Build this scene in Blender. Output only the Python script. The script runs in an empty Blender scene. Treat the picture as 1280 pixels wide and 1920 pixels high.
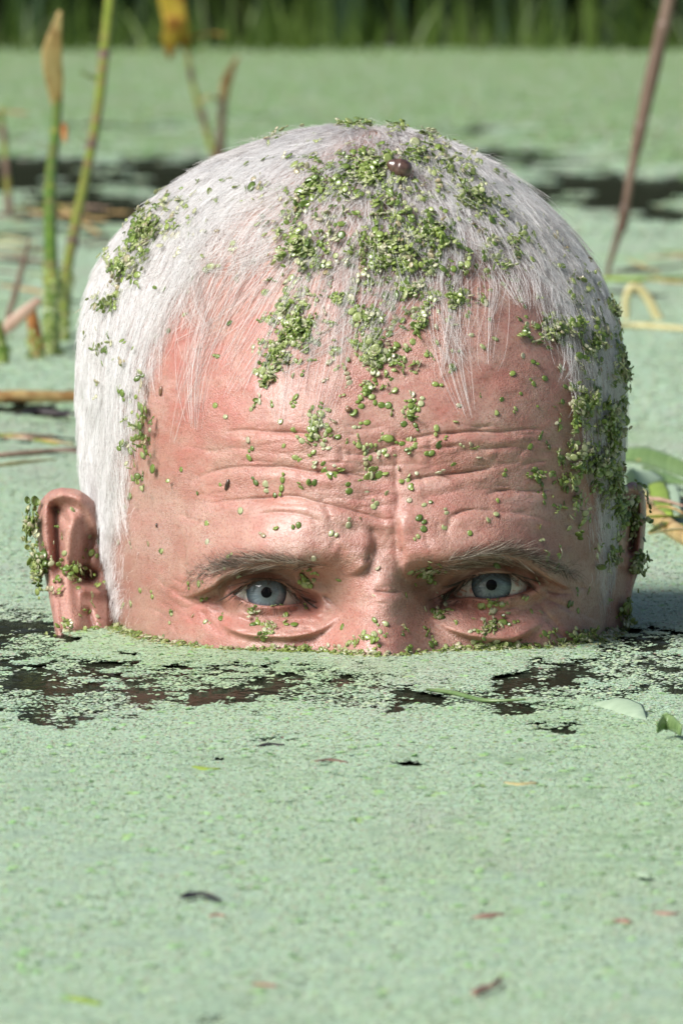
import bpy, bmesh, math, random
import numpy as np
from mathutils import Vector, Matrix, Euler
from mathutils.bvhtree import BVHTree

random.seed(7)
rng = np.random.default_rng(7)
SC = bpy.context.scene
COL = SC.collection

# ------------------------------------------------------------------ camera
D0 = 2.6                                   # metres from the camera to the middle of the head
FPX = 6300.0 * D0                          # focal length in photograph pixels (1280 wide)
PITCH = math.atan((960 + 60) / FPX)
CAM = np.array([0.0, -D0, 0.1973])
FWD = np.array([0.0, math.cos(PITCH), -math.sin(PITCH)])
UPV = np.array([0.0, math.sin(PITCH), math.cos(PITCH)])
cam = bpy.data.cameras.new('camera')
cam.sensor_fit = 'HORIZONTAL'; cam.sensor_width = 36.0
cam.lens = FPX / 1280 * 36.0
cam.clip_start = 0.1; cam.clip_end = 400.0
cam.dof.use_dof = True
cam.dof.focus_distance = 2.43
cam.dof.aperture_fstop = cam.lens / 1000.0 / 0.0050
cam_ob = bpy.data.objects.new('camera', cam); COL.objects.link(cam_ob)
cam_ob.location = CAM; cam_ob.rotation_euler = (math.pi / 2 - PITCH, 0, 0)
SC.camera = cam_ob

# ------------------------------------------------------------------ light
SUN_TO = Vector((-0.70, -0.66, 0.84)).normalized()
world = bpy.data.worlds.new('World'); SC.world = world; world.use_nodes = True
wn = world.node_tree; wn.nodes.clear()
sky = wn.nodes.new('ShaderNodeTexSky'); sky.sky_type = 'NISHITA'; sky.sun_disc = False
sky.sun_elevation = math.asin(SUN_TO.z); sky.sun_rotation = math.atan2(SUN_TO.x, SUN_TO.y)
sky.air_density = 1.0; sky.dust_density = 4.0; sky.ozone_density = 1.0
bg = wn.nodes.new('ShaderNodeBackground'); bg.inputs['Strength'].default_value = 0.05
wo = wn.nodes.new('ShaderNodeOutputWorld')
wn.links.new(sky.outputs[0], bg.inputs[0]); wn.links.new(bg.outputs[0], wo.inputs[0])
sun = bpy.data.lights.new('sun', 'SUN'); sun.energy = 3.6; sun.angle = math.radians(30); sun.color = (1.0, 0.985, 0.97)
sun_ob = bpy.data.objects.new('sun', sun); COL.objects.link(sun_ob)
sun_ob.rotation_euler = SUN_TO.to_track_quat('Z', 'Y').to_euler(); sun_ob.location = (-3, -3, 4)
SC.view_settings.view_transform = 'Standard'; SC.view_settings.look = 'None'
SC.view_settings.exposure = 0.62; SC.view_settings.gamma = 1.0; SC.view_settings.use_curve_mapping = False
SC.cycles.max_bounces = 8; SC.cycles.transparent_max_bounces = 8
SC.cycles.use_denoising = True

# ------------------------------------------------------------------ helpers
def project(P):
    v = P - CAM
    dz = v @ FWD
    return 640 + FPX * v[..., 0] / dz, 960 - FPX * (v @ UPV) / dz

def ray(px, py):
    px = np.asarray(px, float); py = np.asarray(py, float)
    d = FWD + ((px - 640) / FPX)[..., None] * np.array([1.0, 0, 0]) + ((960 - py) / FPX)[..., None] * UPV
    return d / np.linalg.norm(d, axis=-1, keepdims=True)

def on_plane_y(px, py, y):
    d = ray(px, py); t = (y - CAM[1]) / d[..., 1]
    return CAM + d * t[..., None]

def on_water(px, py, z=0.0):
    d = ray(px, py); t = (z - CAM[2]) / d[..., 2]
    return CAM + d * t[..., None]

def sstep(a, b, x):
    t = np.clip((x - a) / (b - a), 0, 1)
    return t * t * (3 - 2 * t)

def gauss(px, py, cx, cy, rx, ry, ang=0.0, p=2.0):
    c, s = math.cos(math.radians(ang)), math.sin(math.radians(ang))
    dx, dy = px - cx, py - cy
    u = (dx * c + dy * s) / rx; v = (-dx * s + dy * c) / ry
    return np.exp(-(u * u + v * v) ** (p / 2))

def catmull(pts, n=12):
    P = np.array(pts, float)
    if len(P) < 3:
        t = np.linspace(0, 1, n)[:, None]
        return P[0] * (1 - t) + P[-1] * t
    Q = np.vstack([2 * P[0] - P[1], P, 2 * P[-1] - P[-2]])
    out = []
    for i in range(1, len(Q) - 2):
        t = np.linspace(0, 1, n, endpoint=False)[:, None]
        a, b, c, d = Q[i - 1], Q[i], Q[i + 1], Q[i + 2]
        out.append(0.5 * (2 * b + (c - a) * t + (2 * a - 5 * b + 4 * c - d) * t ** 2 + (3 * b - a - 3 * c + d) * t ** 3))
    out.append(P[-1:])
    return np.vstack(out)

def line_dist(px, py, pts, pad):
    """index, distance, signed side (+ below for a line running left to right), parameter 0..1, for points near a polyline"""
    L = catmull(pts, 6)
    lo, hi = L.min(0) - pad, L.max(0) + pad
    idx = np.nonzero((px > lo[0]) & (px < hi[0]) & (py > lo[1]) & (py < hi[1]))[0]
    qx, qy = px[idx], py[idx]
    best = np.full(len(idx), 1e9); sgn = np.ones(len(idx)); par = np.zeros(len(idx))
    n = len(L) - 1
    for i in range(n):
        ax, ay = L[i]; dx, dy = L[i + 1] - L[i]
        l2 = dx * dx + dy * dy + 1e-9
        t = np.clip(((qx - ax) * dx + (qy - ay) * dy) / l2, 0, 1)
        ex, ey = qx - ax - t * dx, qy - ay - t * dy
        d = np.hypot(ex, ey)
        m = d < best
        best[m] = d[m]; par[m] = (i + t[m]) / n
        sgn[m] = np.sign(dx * ey[m] - dy * ex[m] + 1e-12)
    return idx, best, sgn, par

def hashn(ix, iy, seed):
    h = (ix.astype(np.int64) * 374761393 + iy.astype(np.int64) * 668265263 + seed * 974634) & 0x7fffffff
    h = ((h ^ (h >> 13)) * 1274126177) & 0x7fffffff
    return ((h ^ (h >> 16)) & 0xffff) / 65535.0

def vnoise(x, y, seed=0):
    ix, iy = np.floor(x), np.floor(y); fx, fy = x - ix, y - iy
    fx = fx * fx * (3 - 2 * fx); fy = fy * fy * (3 - 2 * fy)
    a = hashn(ix, iy, seed); b = hashn(ix + 1, iy, seed); c = hashn(ix, iy + 1, seed); d = hashn(ix + 1, iy + 1, seed)
    return (a * (1 - fx) + b * fx) * (1 - fy) + (c * (1 - fx) + d * fx) * fy

def fbm(x, y, seed=0, o=4):
    s = 0; a = 0.5; w = 0
    for k in range(o):
        s = s + a * vnoise(x * 2 ** k + k * 17.3, y * 2 ** k + k * 9.1, seed + k); w += a; a *= 0.55
    return s / w

def mesh_ob(name, V, F, mat=None, parent=None, smooth=True, cols=None):
    """one mesh object from numpy vertices and an (n,3|4) face array"""
    F = np.asarray(F, np.int32); V = np.asarray(V, np.float32)
    me = bpy.data.meshes.new(name)
    me.vertices.add(len(V)); me.vertices.foreach_set('co', V.ravel())
    k = F.shape[1]
    me.loops.add(F.size); me.loops.foreach_set('vertex_index', F.ravel())
    me.polygons.add(len(F)); me.polygons.foreach_set('loop_start', np.arange(0, F.size, k, dtype=np.int32))
    me.polygons.foreach_set('use_smooth', np.full(len(F), smooth))
    me.update(calc_edges=True)
    if cols is not None:
        for nm, c in cols.items():
            at = me.color_attributes.new(nm, 'FLOAT_COLOR', 'POINT')
            at.data.foreach_set('color', np.asarray(c, np.float32).ravel())
    if mat: me.materials.append(mat)
    ob = bpy.data.objects.new(name, me); COL.objects.link(ob)
    if parent is not None: ob.parent = parent
    return ob

def tag(o, label=None, cat=None, group=None, kind=None):
    if label: o['label'] = label
    if cat: o['category'] = cat
    if group: o['group'] = group
    if kind: o['kind'] = kind
    return o

class NT:
    """small node-tree writer"""
    def __init__(self, name):
        self.m = bpy.data.materials.new(name); self.m.use_nodes = True
        self.t = self.m.node_tree; self.t.nodes.clear()
        self.out = self.t.nodes.new('ShaderNodeOutputMaterial')
    def n(self, typ, **kw):
        nd = self.t.nodes.new('ShaderNode' + typ)
        for k, v in kw.items():
            if k in ('ins',):
                for a, b in v.items():
                    if hasattr(b, 'links') or isinstance(b, bpy.types.NodeSocket): self.t.links.new(b, nd.inputs[a])
                    else: nd.inputs[a].default_value = b
            else: setattr(nd, k, v)
        return nd
    def mixc(self, fac, a, b, mode='MIX'):
        nd = self.t.nodes.new('ShaderNodeMix'); nd.data_type = 'RGBA'; nd.blend_type = mode
        for sock, v in ((nd.inputs[0], fac), (nd.inputs[6], a), (nd.inputs[7], b)):
            if isinstance(v, bpy.types.NodeSocket): self.t.links.new(v, sock)
            else: sock.default_value = v
        return nd.outputs[2]
    def ramp(self, fac, stops):
        nd = self.t.nodes.new('ShaderNodeValToRGB'); self.t.links.new(fac, nd.inputs[0])
        e = nd.color_ramp.elements
        while len(e) < len(stops): e.new(0.5)
        for k, (p, c) in enumerate(stops):
            e[k].position = p; e[k].color = c if len(c) == 4 else (*c, 1)
        return nd.outputs[0]
    def math(self, op, a, b=0.0):
        nd = self.t.nodes.new('ShaderNodeMath'); nd.operation = op
        for sock, v in ((nd.inputs[0], a), (nd.inputs[1], b)):
            if isinstance(v, bpy.types.NodeSocket): self.t.links.new(v, sock)
            else: sock.default_value = v
        return nd.outputs[0]
    def surf(self, nd):
        self.t.links.new(nd.outputs[0], self.out.inputs['Surface']); return self.m

def g4(r, g, b): return (r, g, b, 1.0)
# ------------------------------------------------------------------ head: base form
# rows: photograph row at the plane of the ears, silhouette columns, depth of the front and of the back (m)
ROWS = np.array([
    [250, 580, 765, -.018, .030], [275, 490, 845, -.034, .046], [300, 428, 895, -.044, .056], [330, 366, 945, -.053, .064],
    [370, 308, 992, -.061, .073], [420, 250, 1042, -.069, .081], [480, 202, 1090, -.076, .088], [550, 168, 1132, -.083, .094],
    [620, 150, 1155, -.0885, .097], [700, 143, 1164, -.0930, .098], [800, 147, 1163, -.0970, .098], [880, 151, 1159, -.0990, .096],
    [960, 161, 1152, -.1000, .093], [1050, 173, 1144, -.1000, .089], [1130, 187, 1136, -.0965, .084], [1220, 198, 1130, -.0970, .078],
    [1350, 215, 1110, -.1000, .070], [1500, 290, 1030, -.0980, .060], [1600, 380, 950, -.0900, .052], [1690, 400, 950, -.0350, .050],
    [1900, 390, 960, -.0250, .052], [2060, 300, 1050, -.0350, .060], [2200, -100, 1420, -.0600, .075], [2400, -400, 1720, -.0900, .090],
    [2900, -460, 1780, -.1000, .100]])
YAW = math.radians(7)

def head_rows():
    z = on_plane_y(np.full(len(ROWS), 640.), ROWS[:, 0], 0.0)[:, 2]
    xl = (ROWS[:, 1] - 640) / 6300; xr = (ROWS[:, 2] - 640) / 6300
    T = np.stack([z, xl, xr, ROWS[:, 3], ROWS[:, 4]], 1)
    pole = np.array([[z[0] + 0.0018, 668 / 6300 - 640 / 6300, 668 / 6300 - 640 / 6300, .005, .005]])
    T = np.vstack([pole, T])
    seg = np.hypot(np.diff(T[:, 0]), np.diff(T[:, 3])) * .5 + np.hypot(np.diff(T[:, 0]), np.diff(T[:, 1])) * .5
    s = np.concatenate([[0], np.cumsum(seg)])
    m = np.zeros_like(T)
    dl = np.diff(T, axis=0) / np.diff(s)[:, None]
    for j in range(5):
        d = dl[:, j]
        mm = np.zeros(len(T)); mm[0], mm[-1] = d[0], d[-1]
        for i in range(1, len(T) - 1):
            if d[i - 1] * d[i] > 0:
                w1 = 2 * (s[i + 1] - s[i]) + (s[i] - s[i - 1]); w2 = (s[i + 1] - s[i]) + 2 * (s[i] - s[i - 1])
                mm[i] = (w1 + w2) / (w1 / d[i - 1] + w2 / d[i])
        m[:, j] = mm
    def ev(q):
        i = np.clip(np.searchsorted(s, q) - 1, 0, len(s) - 2)
        h = (s[i + 1] - s[i])[:, None]; t = ((q - s[i])[:, None]) / h
        return ((2 * t ** 3 - 3 * t ** 2 + 1) * T[i] + (t ** 3 - 2 * t ** 2 + t) * h * m[i]
                + (-2 * t ** 3 + 3 * t ** 2) * T[i + 1] + (t ** 3 - t ** 2) * h * m[i + 1])
    return s, ev

s_k, row_ev = head_rows()
NF, NB = 780, 110                      # columns over the front and over the back
s_face = s_k[17]                       # down to a little under the water line
qs = np.concatenate([np.linspace(0.0012, s_face, 600), np.linspace(s_face, s_k[-1], 60)[1:]])
RW = row_ev(qs)
af = np.linspace(-1.78, 1.78, NF); ab = np.linspace(1.78, 2 * math.pi - 1.78, NB + 2)[1:-1]
ang = np.concatenate([af, ab])
NR, NC = len(qs), len(ang)
z = RW[:, 0][:, None]; xl = RW[:, 1][:, None]; xr = RW[:, 2][:, None]; yf = RW[:, 3][:, None]; yb = RW[:, 4][:, None]
n_exp = (2.0 + 0.45 * sstep(0.125, 0.06, z) + 0.45 * sstep(0.05, 0.0, z))
yawr = YAW * sstep(0.15, 0.08, z) * sstep(-0.15, -0.09, z)
a = ang[None, :] - yawr
hx = (xr - xl) / 2; xc = (xr + xl) / 2; yc = (yf * 0.25 + yb * 0.75)
hy = np.where(np.cos(a) > 0, yc - yf, yb - yc)
r = 1.0 / ((np.abs(np.sin(a)) / np.maximum(hx, 1e-5)) ** n_exp + (np.abs(np.cos(a)) / np.maximum(hy, 1e-5)) ** n_exp) ** (1 / n_exp)
X = r * np.sin(ang[None, :]); Y = yc - r * np.cos(ang[None, :])
mx, mn = X.max(1, keepdims=True), X.min(1, keepdims=True)
X = xl + (X - mn) / (mx - mn) * (xr - xl)
HB = np.stack([X, Y, np.broadcast_to(z, X.shape)], -1).reshape(-1, 3)
pole_pt = row_ev(np.array([0.0]))[0]
HV = HB.copy()
PX, PY = project(HB)
front = np.tile(np.cos(ang) > -0.05, NR)
TD = np.linalg.norm(HB - CAM, axis=1)          # distance from the camera; sculpting moves points along the line of sight
DIR = (HB - CAM) / TD[:, None]
px = np.where(front, PX, -9999.0); py = np.where(front, PY, -9999.0)
dsp = np.zeros(len(HB))                        # + towards the viewer, metres
MM = 0.001

# broad forms
def add(h, *g, **k):
    global dsp
    dsp += h * MM * gauss(px, py, *g, **k)
add(2.2, 560, 985, 150, 45, -6); add(2.4, 880, 965, 160, 45, 4)           # brow ridges
add(1.6, 560, 800, 150, 90); add(1.4, 860, 790, 160, 90)                  # frontal bosses
add(-3.0, 285, 1000, 70, 130); add(-2.5, 1085, 1010, 60, 130)             # temples
add(2.0, 350, 1215, 110, 60); add(2.0, 1055, 1210, 90, 60)                # cheek bones
add(1.0, 620, 905, 70, 60); add(-1.5, 700, 880, 60, 120)
# nose, built as a ridge whose height and width grow downwards
ny = np.array([1030, 1070, 1105, 1150, 1200, 1240, 1300, 1370, 1410, 1450, 1480])
nh = np.array([0, 2.5, 5.5, 10.5, 14.5, 17.5, 20.0, 24.0, 22.0, 8.0, 0])
nw = np.array([40, 44, 50, 60, 76, 88, 105, 125, 130, 120, 110])
ncx = np.array([716, 716, 715, 712, 712, 712, 712, 712, 712, 712, 712])
u = (px - np.interp(py, ny, ncx)) / np.interp(py, ny, nw)
dsp += np.interp(py, ny, nh, left=0, right=0) * MM * np.exp(-np.abs(u) ** 2.3)
# hollow between the nose and the cheeks
add(-3.0, 612, 1150, 38, 60, 20); add(-4.5, 808, 1130, 38, 60, -14)
# lips and chin below the water
add(5, 690, 1530, 120, 40); add(6, 680, 1640, 110, 50)

# ------------------------------------------------------------------ eyes
EYES = [
    dict(iris=(499.5, 1111), up=[(437, 1113), (450, 1104), (462, 1097), (478, 1090.5), (500, 1087.5), (522, 1091), (540, 1102), (556, 1117), (572, 1127), (582, 1131)],
         lo=[(437, 1113), (447, 1121), (462, 1128), (484, 1134.5), (512, 1136.5), (542, 1134.5), (562, 1133.5), (582, 1131)], rec=7.4,
         hol=(505, 1112, 118, 58, 3)),
    dict(iris=(921, 1097), up=[(822, 1122), (838, 1112), (862, 1098), (884, 1084), (910, 1076), (938, 1075), (962, 1079), (984, 1089), (1002, 1103)],
         lo=[(822, 1122), (836, 1125), (860, 1122), (884, 1120), (905, 1122.5), (930, 1122), (958, 1117.5), (984, 1110), (1002, 1103)], rec=7.4,
         hol=(915, 1105, 118, 58, -4)),
]
R_EYE = 0.0121
inside_px = np.full(len(HB), -999.0)
for e in EYES:
    ix, iy = e['iris']
    near = np.argmin(np.where(front, (PX - ix) ** 2 + (PY - iy) ** 2, 1e12))
    e['t'] = (TD - dsp)[near] + e['rec'] * MM                  # distance to the front of the eyeball
    e['dir'] = ray(ix, iy)
    e['c'] = CAM + e['dir'] * (e['t'] + R_EYE)
for e in EYES:
    h = e['hol']
    dsp -= 11.8 * MM * gauss(px, py, *h, p=2.6)
    # distance to the eyeball along each line of sight
    oc = e['c'] - CAM
    b = DIR @ oc; perp2 = (oc @ oc) - b * b
    Rl = R_EYE + 1.5 * MM
    ts = b - np.sqrt(np.maximum(Rl ** 2 - perp2, 0)); 
    e['tball'] = b - np.sqrt(np.maximum(R_EYE ** 2 - perp2, 0))
    ok = perp2 < Rl ** 2 * 0.96
    tf = TD - dsp; k = 0.9 * MM
    w = ok & front
    t1, t2 = tf[w], ts[w]
    lo_ = np.minimum(t1, t2)
    sm = lo_ - k * np.log(np.exp(-(t1 - lo_) / k) + np.exp(-(t2 - lo_) / k))
    dsp[w] = TD[w] - sm
    # signed distance to the lid opening, pixels, + inside
    U = catmull(e['up'], 8); L = catmull(e['lo'], 8)
    x0, x1 = U[0, 0], U[-1, 0]
    yu = np.interp(px, U[:, 0], U[:, 1]); yl = np.interp(px, L[:, 0], L[:, 1])
    slope = np.hypot(1, np.interp(px, U[:, 0], np.gradient(U[:, 1], U[:, 0])))
    sd = np.minimum((py - yu) / slope, yl - py)
    out_l = px < x0; out_r = px > x1
    sd = np.where(out_l, -np.hypot(px - x0, py - U[0, 1]), sd); sd = np.where(out_r, -np.hypot(px - x1, py - U[-1, 1]), sd)
    e['sd'] = sd
    inside_px = np.maximum(inside_px, sd)

def groove(pts, w, depth, puff=0.4, ends=(1, 1)):
    """a skin crease along a traced line: a narrow groove between two soft rolls"""
    global dsp
    idx, d, s, t = line_dist(px, py, pts, w * 9)
    tp = np.ones(len(idx))
    if ends[0]: tp *= sstep(0, .22, t)
    if ends[1]: tp *= sstep(1, .78, t)
    wob = 1.45 * (.45 + 1.1 * vnoise(px[idx] / 23, py[idx] / 17, 77))
    dn = d * s
    dsp[idx] += tp * wob * depth * MM * (-.66 * np.exp(-(d / (w * .5)) ** 2) - .30 * np.exp(-(d / (w * 2.4)) ** 2) + puff * .62 * np.exp(-((dn - 3.6 * w) / (2.6 * w)) ** 2))

def fold(pts, h, w_up, w_dn, side=-1, ends=(1, 1), edge=.18):
    """an overhanging fold: skin on one side of the line stands proud and drops off sharply at the line"""
    global dsp
    idx, d, s, t = line_dist(px, py, pts, w_up * 3.2)
    tp = np.ones(len(idx))
    if ends[0]: tp *= sstep(0, edge, t)
    if ends[1]: tp *= sstep(1, 1 - edge, t)
    sd = d * s * side                     # + on the proud side
    prof = np.where(sd > 0, np.exp(-(sd / w_up) ** 1.6), np.exp(-(sd / w_dn) ** 2))
    dsp[idx] += tp * h * MM * prof

# hooded upper lids
fold([(330, 1112), (352, 1116), (374, 1111), (398, 1099), (419, 1083), (442, 1072), (472, 1064), (508, 1061), (543, 1060), (566, 1066), (584, 1086), (602, 1110)], 8.8, 58, 3.4, ends=(1, 1), edge=.25)
fold([(765, 1096), (795, 1078), (828, 1066), (860, 1055), (893, 1048), (931, 1044), (968, 1051), (1000, 1066), (1030, 1084), (1056, 1097), (1090, 1101)], 9.8, 58, 3.4, edge=.25)
groove([(432, 1098), (455, 1086), (480, 1078), (508, 1075), (536, 1080), (556, 1096)], 3, .5, .3)
groove([(856, 1092), (880, 1072), (908, 1062), (940, 1060), (968, 1068), (992, 1084)], 3, .5, .3)
# folds and bags under the eyes
fold([(404, 1150), (420, 1168), (436, 1180), (466, 1189), (508, 1192), (552, 1192), (597, 1181), (628, 1160), (640, 1140)], 3.4, 34, 6, edge=.3)
fold([(800, 1146), (822, 1166), (860, 1184), (902, 1194), (940, 1197), (972, 1192), (1004, 1174), (1026, 1152)], 3.4, 34, 6, edge=.3)
groove([(446, 1140), (480, 1152), (520, 1155), (565, 1150), (592, 1140)], 4, .45, .3)
groove([(850, 1138), (890, 1142), (930, 1144), (968, 1138), (996, 1126)], 4, .45, .3)
groove([(440, 1150), (468, 1166), (505, 1172), (545, 1170)], 3.5, .35, .3)
groove([(880, 1165), (915, 1172), (955, 1170), (985, 1155)], 3.5, .35, .3)
groove([(372, 1140), (395, 1168), (418, 1194)], 5, .8, .4)
groove([(1022, 1160), (1040, 1180), (1056, 1198)], 5, .8, .4)
groove([(330, 1140), (360, 1137), (385, 1126), (406, 1112)], 4, 1.0, .5)
groove([(320, 1100), (340, 1112), (366, 1115)], 3.5, .7, .4)
groove([(1010, 1100), (1040, 1112), (1075, 1114)], 4, .8, .4)
groove([(1015, 1118), (1045, 1132), (1080, 1138)], 4, .6, .4)
groove([(1050, 1090), (1078, 1102), (1100, 1103)], 4, .6, .4)
# frown: the two deep furrows, the rolls beside them, and the crease across the root of the nose
fold([(694, 985), (695, 1010), (693, 1035), (686, 1055), (668, 1070), (640, 1078)], 3.4, 42, 5, side=+1, edge=.3)
groove([(698, 985), (696, 1010), (692, 1040), (682, 1062)], 5, 1.6, .3)
groove([(741, 800), (744, 850), (741, 895), (744, 940)], 3.6, .55, .35)
groove([(743, 900), (747, 950), (748, 1000), (753, 1040), (755, 1080), (762, 1098)], 4.6, 1.15, .4)
fold([(747, 930), (749, 980), (752, 1030), (757, 1070), (766, 1092)], 3.2, 40, 5, side=-1, edge=.35)
add(2.6, 640, 1040, 42, 32, 10); add(2.2, 790, 1040, 34, 40)
add(1.2, 720, 1050, 20, 50)
groove([(698, 1108), (716, 1110), (736, 1111), (756, 1106)], 4, 1.0, .5)
groove([(690, 1128), (712, 1131), (736, 1130)], 3, .3, .3)
groove([(600, 1112), (622, 1130), (640, 1150)], 5, .9, .3)
# forehead wrinkles
for w, dep, pts in [
    (4.5, .85, [(412, 812), (454, 806), (506, 810), (560, 811), (600, 818)]),
    (5.0, 1.0, [(345, 910), (372, 895), (397, 885), (440, 876), (484, 875), (537, 876), (580, 884), (620, 884), (659, 889), (700, 898), (742, 902)]),
    (5.0, 1.0, [(385, 948), (420, 940), (445, 937), (497, 934), (550, 930), (594, 941), (640, 952), (690, 966), (720, 972)]),
    (3.5, .6, [(636, 849), (660, 852), (690, 850), (725, 838), (760, 824)]),
    (4.5, .95, [(742, 834), (767, 824), (805, 815), (848, 812), (890, 808), (936, 810), (995, 804), (1046, 812)]),
    (5.0, 1.0, [(735, 902), (775, 898), (805, 893), (869, 886), (905, 880), (940, 872)]),
    (4.5, .8, [(838, 972), (869, 958), (902, 955), (930, 958)]),
    (4.5, .85, [(905, 930), (928, 922), (962, 918), (1004, 922), (1046, 915)]),
    (3.5, .5, [(470, 968), (520, 960), (570, 966), (610, 985)]),
    (3.5, .5, [(700, 970), (720, 974), (745, 972)]),
    (3.5, .5, [(640, 836), (641, 850), (644, 866)]),
    (4.0, .5, [(806, 818), (806, 850), (810, 884)]),
    (3.5, .45, [(606, 945), (618, 968), (625, 1000)]),
    (4.0, .5, [(846, 965), (840, 985), (836, 1010)]),
    (3.5, .4, [(380, 850), (430, 840), (480, 843)]),
    (3.5, .4, [(850, 845), (900, 842), (960, 838), (1010, 845)]),
    (3.0, .35, [(965, 860), (985, 840), (1005, 815)]),
    (3.0, .35, [(940, 845), (925, 865), (915, 880)]),
    (3.5, .4, [(950, 960), (1000, 968), (1050, 985)]),
    (3.5, .4, [(330, 960), (365, 975), (400, 985)]),
]:
    groove(pts, w, dep, .5)
# finer lines beside the main ones, crow's feet and the crumpled skin round the eyes
lr = np.random.default_rng(41)
def fine_lines(n, x_r, y_r, ang_r, len_r, dep, w=2.4):
    for _ in range(n):
        cx, cy = lr.uniform(*x_r), lr.uniform(*y_r); a0 = math.radians(lr.uniform(*ang_r)); L = lr.uniform(*len_r) / 2; bow = lr.normal(0, .12) * L
        c_, s_ = math.cos(a0), math.sin(a0)
        groove([(cx - c_ * L, cy - s_ * L), (cx - s_ * bow, cy + c_ * bow), (cx + c_ * L, cy + s_ * L)], w * lr.uniform(.8, 1.3), dep * lr.uniform(.6, 1.3), .35)
fine_lines(26, (360, 720), (790, 980), (-9, 9), (40, 120), .28)
fine_lines(26, (760, 1050), (790, 980), (-14, 8), (40, 120), .28)
fine_lines(14, (600, 820), (860, 1040), (60, 120), (25, 70), .26)
fine_lines(12, (300, 400), (1085, 1200), (10, 60), (40, 90), .40)
fine_lines(12, (1020, 1100), (1085, 1200), (10, 55), (40, 80), .40)
fine_lines(22, (440, 600), (1140, 1188), (-12, 22), (25, 60), .30, 2.2)
fine_lines(22, (830, 1000), (1132, 1190), (-22, 10), (25, 60), .30, 2.2)
fine_lines(10, (440, 560), (1068, 1086), (-18, 10), (25, 50), .25, 2.0)
fine_lines(10, (870, 990), (1056, 1076), (-14, 20), (25, 50), .25, 2.0)
fine_lines(8, (670, 760), (1085, 1140), (-6, 6), (30, 60), .22, 2.2)
# deep inner corners of the sockets
add(-4.5, 590, 1082, 30, 20, 25); add(-7.5, 800, 1086, 40, 22, -14); add(-2.5, 815, 1120, 26, 24)
# uneven flesh
P2 = HB
dsp += np.where(front, (fbm(PX / 46 + 3, PY / 34 + 5, 11, 3) - .5) * 0.9 * MM, 0)
dsp += np.where(front, (fbm(PX / 9, PY / 7, 21, 2) - .5) * 0.10 * MM, 0)
# lid margins and the openings
for e in EYES:
    sd = e['sd']
    m = (sd > -40) & front
    near_lid = sstep(-26, -8, sd)
    t_now = TD - dsp
    tb = np.minimum(e['tball'], e['t'] + 5.2 * MM)
    t_rim = tb - 2.1 * MM
    t_new = t_now * (1 - near_lid) + np.minimum(t_rim + 0.0, t_now + 9) * near_lid
    cut = sstep(-2.5, 6.5, sd)
    inner = e['up'][-1] if e['iris'][0] < 700 else e['up'][0]
    dc = np.hypot(px - inner[0], (py - inner[1]) * 1.4)
    t_new = t_new * (1 - cut) + (tb + (-.6 + 3.8 * sstep(12, 34, dc)) * MM) * cut
    dsp[m] = (TD - t_new)[m]
fade = np.where(front, sstep(-1.3, -1.05, np.tile(ang, NR)) * sstep(1.3, 1.05, np.tile(ang, NR)), 0)
dsp *= np.where(front, np.clip(fade + 0.0, 0, 1), 0)
HV = HB - DIR * dsp[:, None]

# ------------------------------------------------------------------ skin colour map (own redness, lid colour and scalp, plus shade painted round the eyes)
def hair_zone(x, y):
    """0..1 how hairy the scalp is, in photograph pixels"""
    HL = catmull([(120, 1010), (180, 1010), (212, 960), (228, 880), (238, 790), (252, 700), (290, 620), (330, 540), (372, 490), (430, 478), (520, 484), (640, 470), (760, 462),
                  (880, 476), (980, 510), (1040, 560), (1075, 640), (1100, 740), (1112, 850), (1128, 950), (1140, 1010), (1230, 1010)], 6)
    up = y < np.interp(x, HL[:, 0], HL[:, 1])
    return up
edge_px = np.interp(px, [120, 150, 212, 238, 290, 372, 640, 880, 1040, 1100, 1140, 1230], [1010, 1000, 960, 790, 620, 490, 470, 476, 560, 740, 1010, 1010])
scalp = np.where(front, sstep(60, -110, py - edge_px), 1.0)
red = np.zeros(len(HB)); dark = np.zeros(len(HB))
red += .55 * gauss(px, py, 712, 1210, 95, 90) + .35 * gauss(px, py, 720, 1090, 50, 50)
red += .55 * gauss(px, py, 350, 690, 110, 130) + .35 * gauss(px, py, 420, 780, 90, 70)
red += .35 * gauss(px, py, 370, 1180, 90, 60) + .3 * gauss(px, py, 1030, 1180, 90, 60)
for e in EYES:
    red += .9 * np.exp(-((e['sd'] + 5) / 7.0) ** 2) * (front)
    hx_, hy_ = e['iris']
    red += .45 * gauss(px, py, hx_, hy_ + 30, 120, 45)
    dark += .45 * gauss(px, py, hx_, hy_ - 4, 120, 48) + .5 * gauss(px, py, hx_ + (6 if hx_ < 700 else -2), hy_ - 36, 80, 15, p=3)  # lid pigment plus the hood's shade painted over lid and socket
    dark += .55 * np.exp(-((e['sd'] + 3) / 4.5) ** 2) * front * (py < hy_ + 4) + (.25 * gauss(px, py, hx_ - 90, hy_ - 5, 46, 34) if hx_ > 700 else 0)  # dark upper lid margin; inner-corner shade painted in on one eye
red += .6 * gauss(px, py, 572, 1130, 26, 16) + .7 * gauss(px, py, 835, 1122, 26, 14)
red += np.where(front, (fbm(PX / 70, PY / 55, 31, 4) - .5) * 1.5 + (fbm(PX / 17, PY / 14, 231, 3) - .5) * 1.0 + .12, 0)
dark += .5 * gauss(px, py, 500, 1046, 120, 22, -2) + .55 * gauss(px, py, 930, 1034, 130, 24, 2)  # brownish brow skin, with shade painted in under the brows
pale = np.where(front, sstep(.52, .70, fbm(PX / 90 + 7, PY / 60 + 2, 131, 4)), 0)
tint = np.stack([np.clip(red, 0, 1), np.clip(dark, 0, 1), np.clip(np.maximum(scalp, .55 * pale), 0, 1), np.ones(len(HB))], 1)

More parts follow.
